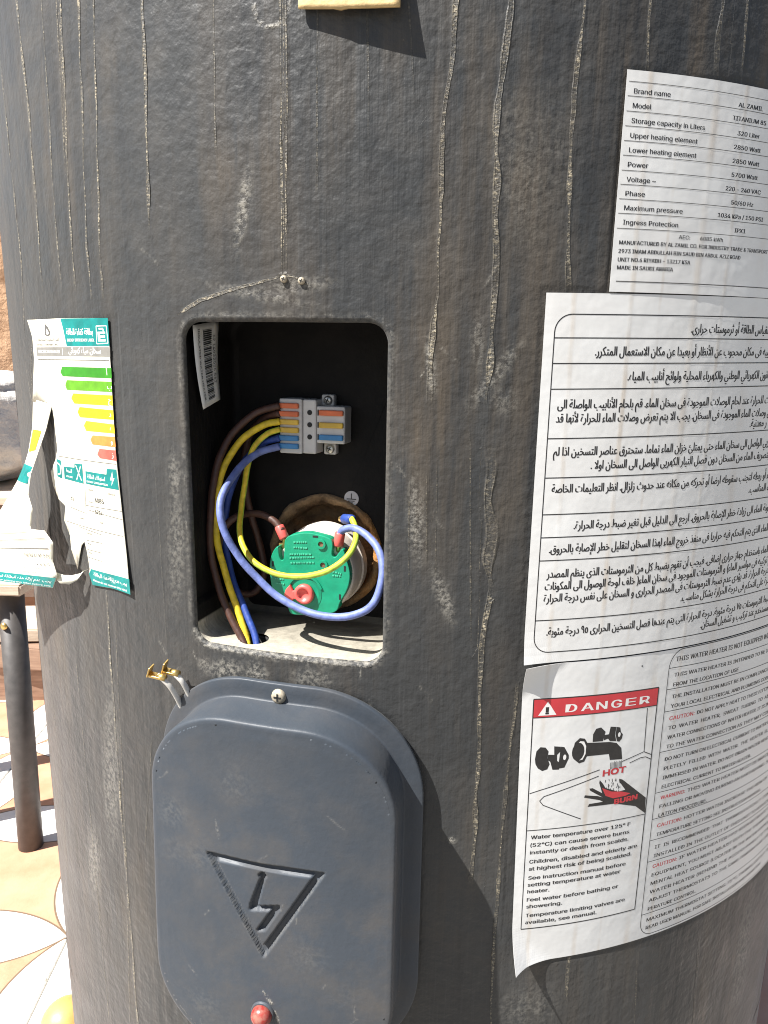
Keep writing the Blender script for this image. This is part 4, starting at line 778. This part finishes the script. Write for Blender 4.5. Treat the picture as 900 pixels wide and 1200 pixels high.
cring([(10.5, .2), (.6, .2), (.1, .5), (0, 1.0), (0, 3.0), (.25, 3.4), (.9, 3.6), (5, 3.6), (9.0, 3.6), (9.8, 3.8), (10.2, 4.4)], 'flange', M_cover)
FD = 26.0
cring([(10.2, 4.4), (10.5, 8), (11.2, 15), (11.9, 22), (12.2, 24.0), (12.5, 25.0), (13.1, 25.7), (14.0, 25.95), (15.6, FD)], 'dome_side', M_cover)
fs = np.arange(-134, -6, .75); gs = np.arange(-373, -176, .75)
U, H, F = grid_cut(fs, gs, lambda x, y: sd_rr(x, y, *CC, CH[0] - 15.5, CH[1] - 15.5, CR - 15.5))
tri = sd_poly(U, H, TRI); groove = smooth01(np.minimum(-tri - .0, 3.3 + tri) / .55 + .3); bolt = smooth01(-sd_poly(U, H, BOLT) / .6 + .35)
inner = np.where(tri < -3.3, .25, 0)
e = sd_rr(U, H, *CC, CH[0] - 15.5, CH[1] - 15.5, CR - 15.5)
D = FD + .9 * smooth01(-e / 40) - 2.5 * np.maximum(groove, bolt) + .15 * (vnoise(U / 19 + 300, 5) + vnoise(H / 23 + 300, 6))* smooth01(-e / 6)
SCR = [(-69.8, -326.6), (-67.5, -330.5), (-65.9, -332.8)]; SCR2 = [(-64.6, -337.5), (-63.2, -341), (-61.1, -347.3), (-60, -352)]
sc_ = np.maximum(1.3 * np.exp(-(seg_dist(U, H, SCR) / .6) ** 2), 1.3 * np.exp(-(seg_dist(U, H, SCR2) / .6) ** 2))
for k in range(16):
    x0 = random.uniform(-130, -12); y0 = random.uniform(-370, -180); a = random.uniform(-2.6, -.5); ln = random.uniform(2, 12)
    sc_ = np.maximum(sc_, random.uniform(.15, .4) * np.exp(-(seg_dist(U, H, [(x0, y0), (x0 + ln * math.cos(a), y0 + ln * math.sin(a))]) / .45) ** 2))
for k in range(9): sc_ = np.maximum(sc_, random.uniform(.04, .10) * np.exp(-(((U - random.uniform(-125, -15)) / 9) ** 2 + ((H - random.uniform(-360, -190)) / 9) ** 2)))
sc_ = np.maximum(sc_, .18 * np.exp(-((tri + 0) / .7) ** 2))
V = np.array([S(u, h, d + cov_d(u, h)) for u, h, d in zip(U, H, D)]); V, F, (sc_,) = compact(V, F, sc_)
face = mk('embossed_face', V.tolist(), F, M_cover, cover, True); face.data.attributes.new('scuff', 'FLOAT', 'POINT').data.foreach_set('value', np.clip(sc_, 0, 1).astype(np.float32))
ax = (math.sin(TC), -math.cos(TC), 0)
s = screw(S(-70.2, -170.6, 3.7 + 1.5), ax, .0040, M_dirtyscrew, cover); cross(S(-70.2, -170.6, 3.7 + 1.5), ax, .0040, s, M_black, .8)
c = S(-70.4, -339.5, FD + .9 + cov_d(0, -339))
cyl(c, ax, .0062, 0, 28, [(.0066, -.003), (.0066, .0012), (.0060, .0016), (.0056, .0016)]).build('lamp_collar', M_cover, cover, True)
cyl(c, ax, .0056, 0, 28, [(.0056, .0005), (.0056, .0030), (.0052, .0048), (.0040, .0062), (.0022, .0071), (.00001, .0074)]).build('indicator_lamp', M_lamp, cover, True)

# two brass-tipped white leads sticking out behind the cover
for k, P in enumerate(SPADES):
    P3 = [Vector(S(*q)) for q in P]; nm = ('white lead with upturned brass terminal, left of the two above the cover corner', 'white lead with upturned brass terminal, right of the two above the cover corner')[k]
    o = tube(catmull([P3[2] * .8 + P3[1] * .2] + P3[2:] + [P3[-1] + (P3[-1] - P3[-2]) * 1.5], 8), .00155, 12).build('lamp_lead', M_wht, None, True); tag(o, nm, 'wire', 'leads behind the access cover')
    t = (P3[1] - P3[2]).normalized(); up = (P3[0] - P3[1]).normalized(); sd = t.cross(up).normalized(); mb = MB()
    def slab(a, b, w_, th, nrm_):
        q = (b - a).normalized().cross(nrm_).normalized() * w_; mb.add([a - q - nrm_ * th, a + q - nrm_ * th, b + q - nrm_ * th, b - q - nrm_ * th, a - q + nrm_ * th, a + q + nrm_ * th, b + q + nrm_ * th, b - q + nrm_ * th], [(0, 1, 2, 3)[::-1], (4, 5, 6, 7), (0, 1, 5, 4), (1, 2, 6, 5), (2, 3, 7, 6), (3, 0, 4, 7)])
    nrm2 = up - t * up.dot(t); nrm2.normalize()
    slab(P3[2] - t * .001, P3[1] + t * .0005, .0019, .0008, nrm2); slab(P3[1] - up * .0008, P3[0] + up * .001, .0023, .0005, t)
    bevel_obj(mb.build('brass_terminal', M_brass, o), .0003)
    cyl(P3[2] * .75 + P3[1] * .25, P3[2] - P3[1], .0019, .005, 14).build('crimp_barrel', M_brass, o, True)

# ------------------------------------------------------------------ terminal connector block in the recess
IN = Vector((-NC[0], -NC[1], 0)); OUT = -IN
def qbox(a0, a1, h0, h1, d0, d1, mb):
    mb.add([Q(a, h, d) for d in (d0, d1) for (a, h) in ((a0, h0), (a1, h0), (a1, h1), (a0, h1))], [(0, 1, 2, 3), (7, 6, 5, 4), (0, 4, 5, 1), (1, 5, 6, 2), (2, 6, 7, 3), (3, 7, 4, 0)])
conn = tag(empty('connector_block', Q(-1, -51, 60)), 'grey lever connector block with orange, yellow and blue levers in the recess', 'connector')
mb = MB(); qbox(-19.8, -6.6, -50.8, -20.8, 47.5, 61.5, mb); bevel_obj(mb.build('inlet_housing', M_conn, conn), .0008)
mb = MB(); qbox(-6.55, 1.2, -50.6, -21.0, 48.6, 61.5, mb); bevel_obj(mb.build('centre_housing', M_conn, conn), .0009)
mb = MB(); qbox(1.25, 17.5, -44.6, -24.4, 49.2, 61.5, mb); bevel_obj(mb.build('outlet_housing', M_conn, conn), .0009)
for k, mt in enumerate((M_or, M_or, M_ye, M_ye, M_bl, M_bl)):
    h = -24.6 - 4.42 * k; mb = MB(); qbox(-19.9, -8.2, h - 1.45, h + 1.45, 45.6, 49, mb); bevel_obj(mb.build('lever', mt, conn), .0006)
for k, mt in enumerate((M_or, M_ye, M_bl)):
    h = -27.9 - 6.65 * k; mb = MB(); qbox(3.0, 16.8, h - 1.5, h + 1.5, 47.6, 51, mb); bevel_obj(mb.build('lever', mt, conn), .0006)
    cyl(Q(-2.4, h - .1, 48.75), OUT, .0014, .0004, 16).build('test_hole', M_black, conn)
    mb = MB(); qbox(1.9, 2.6, h - 1.6, h + 1.6, 49.0, 50.5, mb); mb.build('lever_slot', M_black, conn)
for (a, h) in ((5.0, -21.6), (6.4, -48.4)):
    mb = MB(); qbox(a - 4, a + 3.4, h - 3.2, h + 3.2, 57.5, 62.9, mb); bevel_obj(mb.build('mounting_ear', M_conn, conn), .001)
    s = screw(Q(a, h, 57.4), OUT, .0026, M_steel, conn); cross(Q(a, h, 57.4), OUT, .0026, s, M_black)

# ------------------------------------------------------------------ thermostat
th = tag(empty('thermostat', Q(5, -138, 55)), 'round thermostat with green face and coral dial in the recess', 'thermostat')
TA, TH = 5.5, -113.2
cyl(Q(TA, TH, 34.5), IN, .0238, 0, 64, [(.0205, -.001), (.0226, .0), (.0232, .0015), (.0232, .014), (.0240, .0145), (.0240, .021), (.0225, .0225), (.012, .023), (.012, .045)]).build('body', M_body, th, True)
sharp(th.children[-1], 40)
def extr(name, P, d0, d1, mat, parent, bev=.0005, smooth=False):
    bm = bmesh.new(); vs = [bm.verts.new(Q(a, h, d1)) for a, h in P]; f = bm.faces.new(vs); r_ = bmesh.ops.extrude_face_region(bm, geom=[f]); bmesh.ops.translate(bm, vec=OUT * (d1 - d0) / 1000, verts=[g_ for g_ in r_['geom'] if isinstance(g_, bmesh.types.BMVert)])
    bmesh.ops.recalc_face_normals(bm, faces=bm.faces); o = from_bm(name, bm, mat, parent, smooth)
    if bev: bevel_obj(o, bev, 2, 50)
    return o
def smooth_poly(P, it=1):
    for _ in range(it):
        Qn = []
        for i in range(len(P)):
            a, b = P[i], P[(i + 1) % len(P)]; Qn += [(a[0] * .75 + b[0] * .25, a[1] * .75 + b[1] * .25), (a[0] * .25 + b[0] * .75, a[1] * .25 + b[1] * .75)]
        P = Qn
    return P
extr('green_face', smooth_poly(T_OUT, 2), 29.5, 36.5, M_green, th, .0006)
def ringm(name, a, h, r0, r1, d0, d1, mat, a0=0, a1=360, n=40):
    V = []; F = []
    for i in range(n + 1):
        t = math.radians(a0 + (a1 - a0) * i / n)
        for rr, d in ((r0, d1), (r0, d0), (r1, d0), (r1, d1)): V.append(Q(a + rr * math.cos(t), h + rr * math.sin(t), d))
    for i in range(n):
        for k in range(4): F.append((i * 4 + k, i * 4 + (k + 1) % 4, (i + 1) * 4 + (k + 1) % 4, (i + 1) * 4 + k))
    if a1 - a0 < 360: F += [(0, 1, 2, 3), tuple(n * 4 + k for k in (3, 2, 1, 0))]
    return mk(name, V, F, mat, th)
for (a, h) in T_P[:2]:
    ringm('screw_boss', a, h, 1.5, 2.7, 28.6, 29.8, M_green); cyl(Q(a, h, 29.45), OUT, .0015, .0002, 18).build('boss_hole', M_rust, th)
ka, kh = T_P[2]
ringm('dial_rim', ka, kh, 9.6, 10.8, 28.7, 29.8, M_green, 20, 190)
ringm('dial_track', ka, kh, 8.0, 9.6, 29.3, 29.8, M_gdark, -70, 60)
P = T_TXT
for i in range(0, len(P), 2):
    (a0, h0), (a1, h1) = P[i], P[i + 1]; rows = 1
    mb = MB(); a = min(a0, a1); a1 = max(a0, a1); sl2 = (h1 - h0) / max(.1, a1 - a)
    while a < a1:
        l_ = random.uniform(.5, 1.3); qbox(a, a + l_, h0 + sl2 * (a - a0) - .38, h0 + sl2 * (a - a0) + .38, 29.15, 29.9, mb); a += l_ + random.uniform(.25, .6)
    mb.build('raised_lettering', M_glight, th)
for (a, h, rot_) in ((8.0, -92.3, 0), (24.6, -108.5, 1), (22.0, -124.5, 1), (-16.6, -109.5, 1)):
    mb = MB(); qbox(a - (.5 if rot_ else 1.5), a + (.5 if rot_ else 1.5), h - (1.5 if rot_ else .5), h + (1.5 if rot_ else .5), 29.35, 30.5, mb); mb.build('moulded_slot', M_black, th)
cyl(Q(ka, kh, 29.6), OUT, .0052, 0, 32, [(.0056, 0), (.0056, .0018), (.0050, .0030), (.0034, .0030), (.0030, .0014), (.00001, .0014)]).build('adjusting_dial', M_pink, th, True); sharp(th.children[-1], 40)
pa = [(ka - 3, kh + 3.2), (ka - 6.5, kh + 1.2), (ka - 8.0, kh + 4.8), (ka - 10.6, kh + 1.6), (ka - 11.6, kh - 1.5), (ka - 9.2, kh - 3.6), (ka - 8.6, kh - 6.2), (ka - 6.0, kh - 3.2), (ka - 3, kh - 3.4)]
extr('dial_pointer', pa, 27.6, 29.7, M_pink, th, .0005)
for (a, h) in ((-13.0, -103.5), (19.2, -103.0)):
    s = screw(Q(a, h, 35.6), OUT, .0026, M_brass, th, 'terminal_screw'); mb = MB(); qbox(a - 2.6, a + 2.6, h - 4.2, h + 4.2, 35.8, 36.8, mb); mb.build('terminal_plate', M_brass, th)

# ------------------------------------------------------------------ wires
def wire(name, pts, r, mats, label, two=None, twist=0., end=None):
    P3 = [Q(*p) for p in pts]; cp = catmull(P3, 12); cp = [np.array(p) + .00045 * np.array(mnoise.noise_vector(Vector(p) * 70)) * min(1, k_ / 12, (len(cp) - 1 - k_) / 12) for k_, p in enumerate(cp)]; o = tube(cp, r, 16, True, two, twist).build(name, mats, None, True); tag(o, label, 'wire', 'insulated wires inside the recess'); return o
def sleeve(parent, a, b, r, mat, name='crimp_sleeve'):
    a, b = Vector(Q(*a)), Vector(Q(*b)); l_ = (b - a).length; return cyl(a, b - a, r, l_, 20, [(r * .9, 0), (r, .0006), (r, l_ - .0006), (r * .86, l_)]).build(name, mat, parent, True)
wire('brown_wire', W_brA, .0020, M_brown, 'brown wire from the top lever running down the left wall into the floor hole')
o = wire('brown_wire', W_brB, .0020, M_brown, 'brown wire from the second lever looping back to the left red sleeve of the thermostat')
sleeve(o, (-15.2, -89.6, 35.2), (-11.2, -96.0, 33.4), .0027, M_pink); sleeve(o, (-11.4, -95.6, 33.5), (-12.4, -102, 35.2), .0014, M_brass, 'spade_terminal')
wire('earth_wire', W_ygA, .0019, [M_yel, M_grn], 'yellow and green wire running down beside the blue one into the floor hole', (9, 12))
o = wire('earth_wire', W_ygB, .0016, [M_lime, M_yel], 'yellow-green wire sweeping across the front of the green thermostat', (0, 4))
sleeve(o, (26.0, -83.4, 37.6), (19.2, -84.6, 44), .0027, M_dblue); sleeve(o, (19.4, -84.5, 43.8), (16, -85.6, 47), .0015, M_brass, 'ring_terminal')
wire('blue_wire', W_blueA, .0019, M_dblue, 'dark blue wire running down behind the yellow one into the floor hole')
o = wire('blue_wire', W_blueB, .0020, M_blue, 'sunlit blue wire looping widest, under the thermostat to its right red sleeve')
sleeve(o, (20.6, -90.0, 33.4), (19.6, -97.4, 33.2), .0028, M_pink); sleeve(o, (19.7, -97.0, 33.2), (19.0, -102, 35.4), .0014, M_brass, 'spade_terminal')

# ------------------------------------------------------------------ tan cardboard tab peeling off above the recess
prof = [(235, .8), (205, .9), (185, 1.5), (168, 3.0), (155, 5.0), (144.6, 7.0)]
V = []; F = []; nu = 14; pr = catmull([(h, d) for h, d in prof], 6)
for (h, d) in pr:
    for i in range(nu + 1):
        s_ = i / nu; bow = 1.2 * (s_ * 2 - 1) ** 2 * d / 9.5 * .5; dh = 2.6 * (1 - s_) ** 2 * (1 if h < 160 else 0) - (.6 if .38 < s_ < .5 and h < 146 else 0)
        V.append(S(-57.5 + 43.5 * s_, h + dh, max(.8, (d - bow) * (.5 + .5 * s_))))
n_ = len(pr)
for j in range(n_ - 1):
    for i in range(nu): F.append((j * (nu + 1) + i, j * (nu + 1) + i + 1, (j + 1) * (nu + 1) + i + 1, (j + 1) * (nu + 1) + i))
o = mk('cardboard_tab', V, F, M_tab, None, True); md = o.modifiers.new('t', 'SOLIDIFY'); md.thickness = .0012; md.offset = 1
tag(o, 'tan cardboard tab peeling off the heater at the top edge above the recess', 'tab')
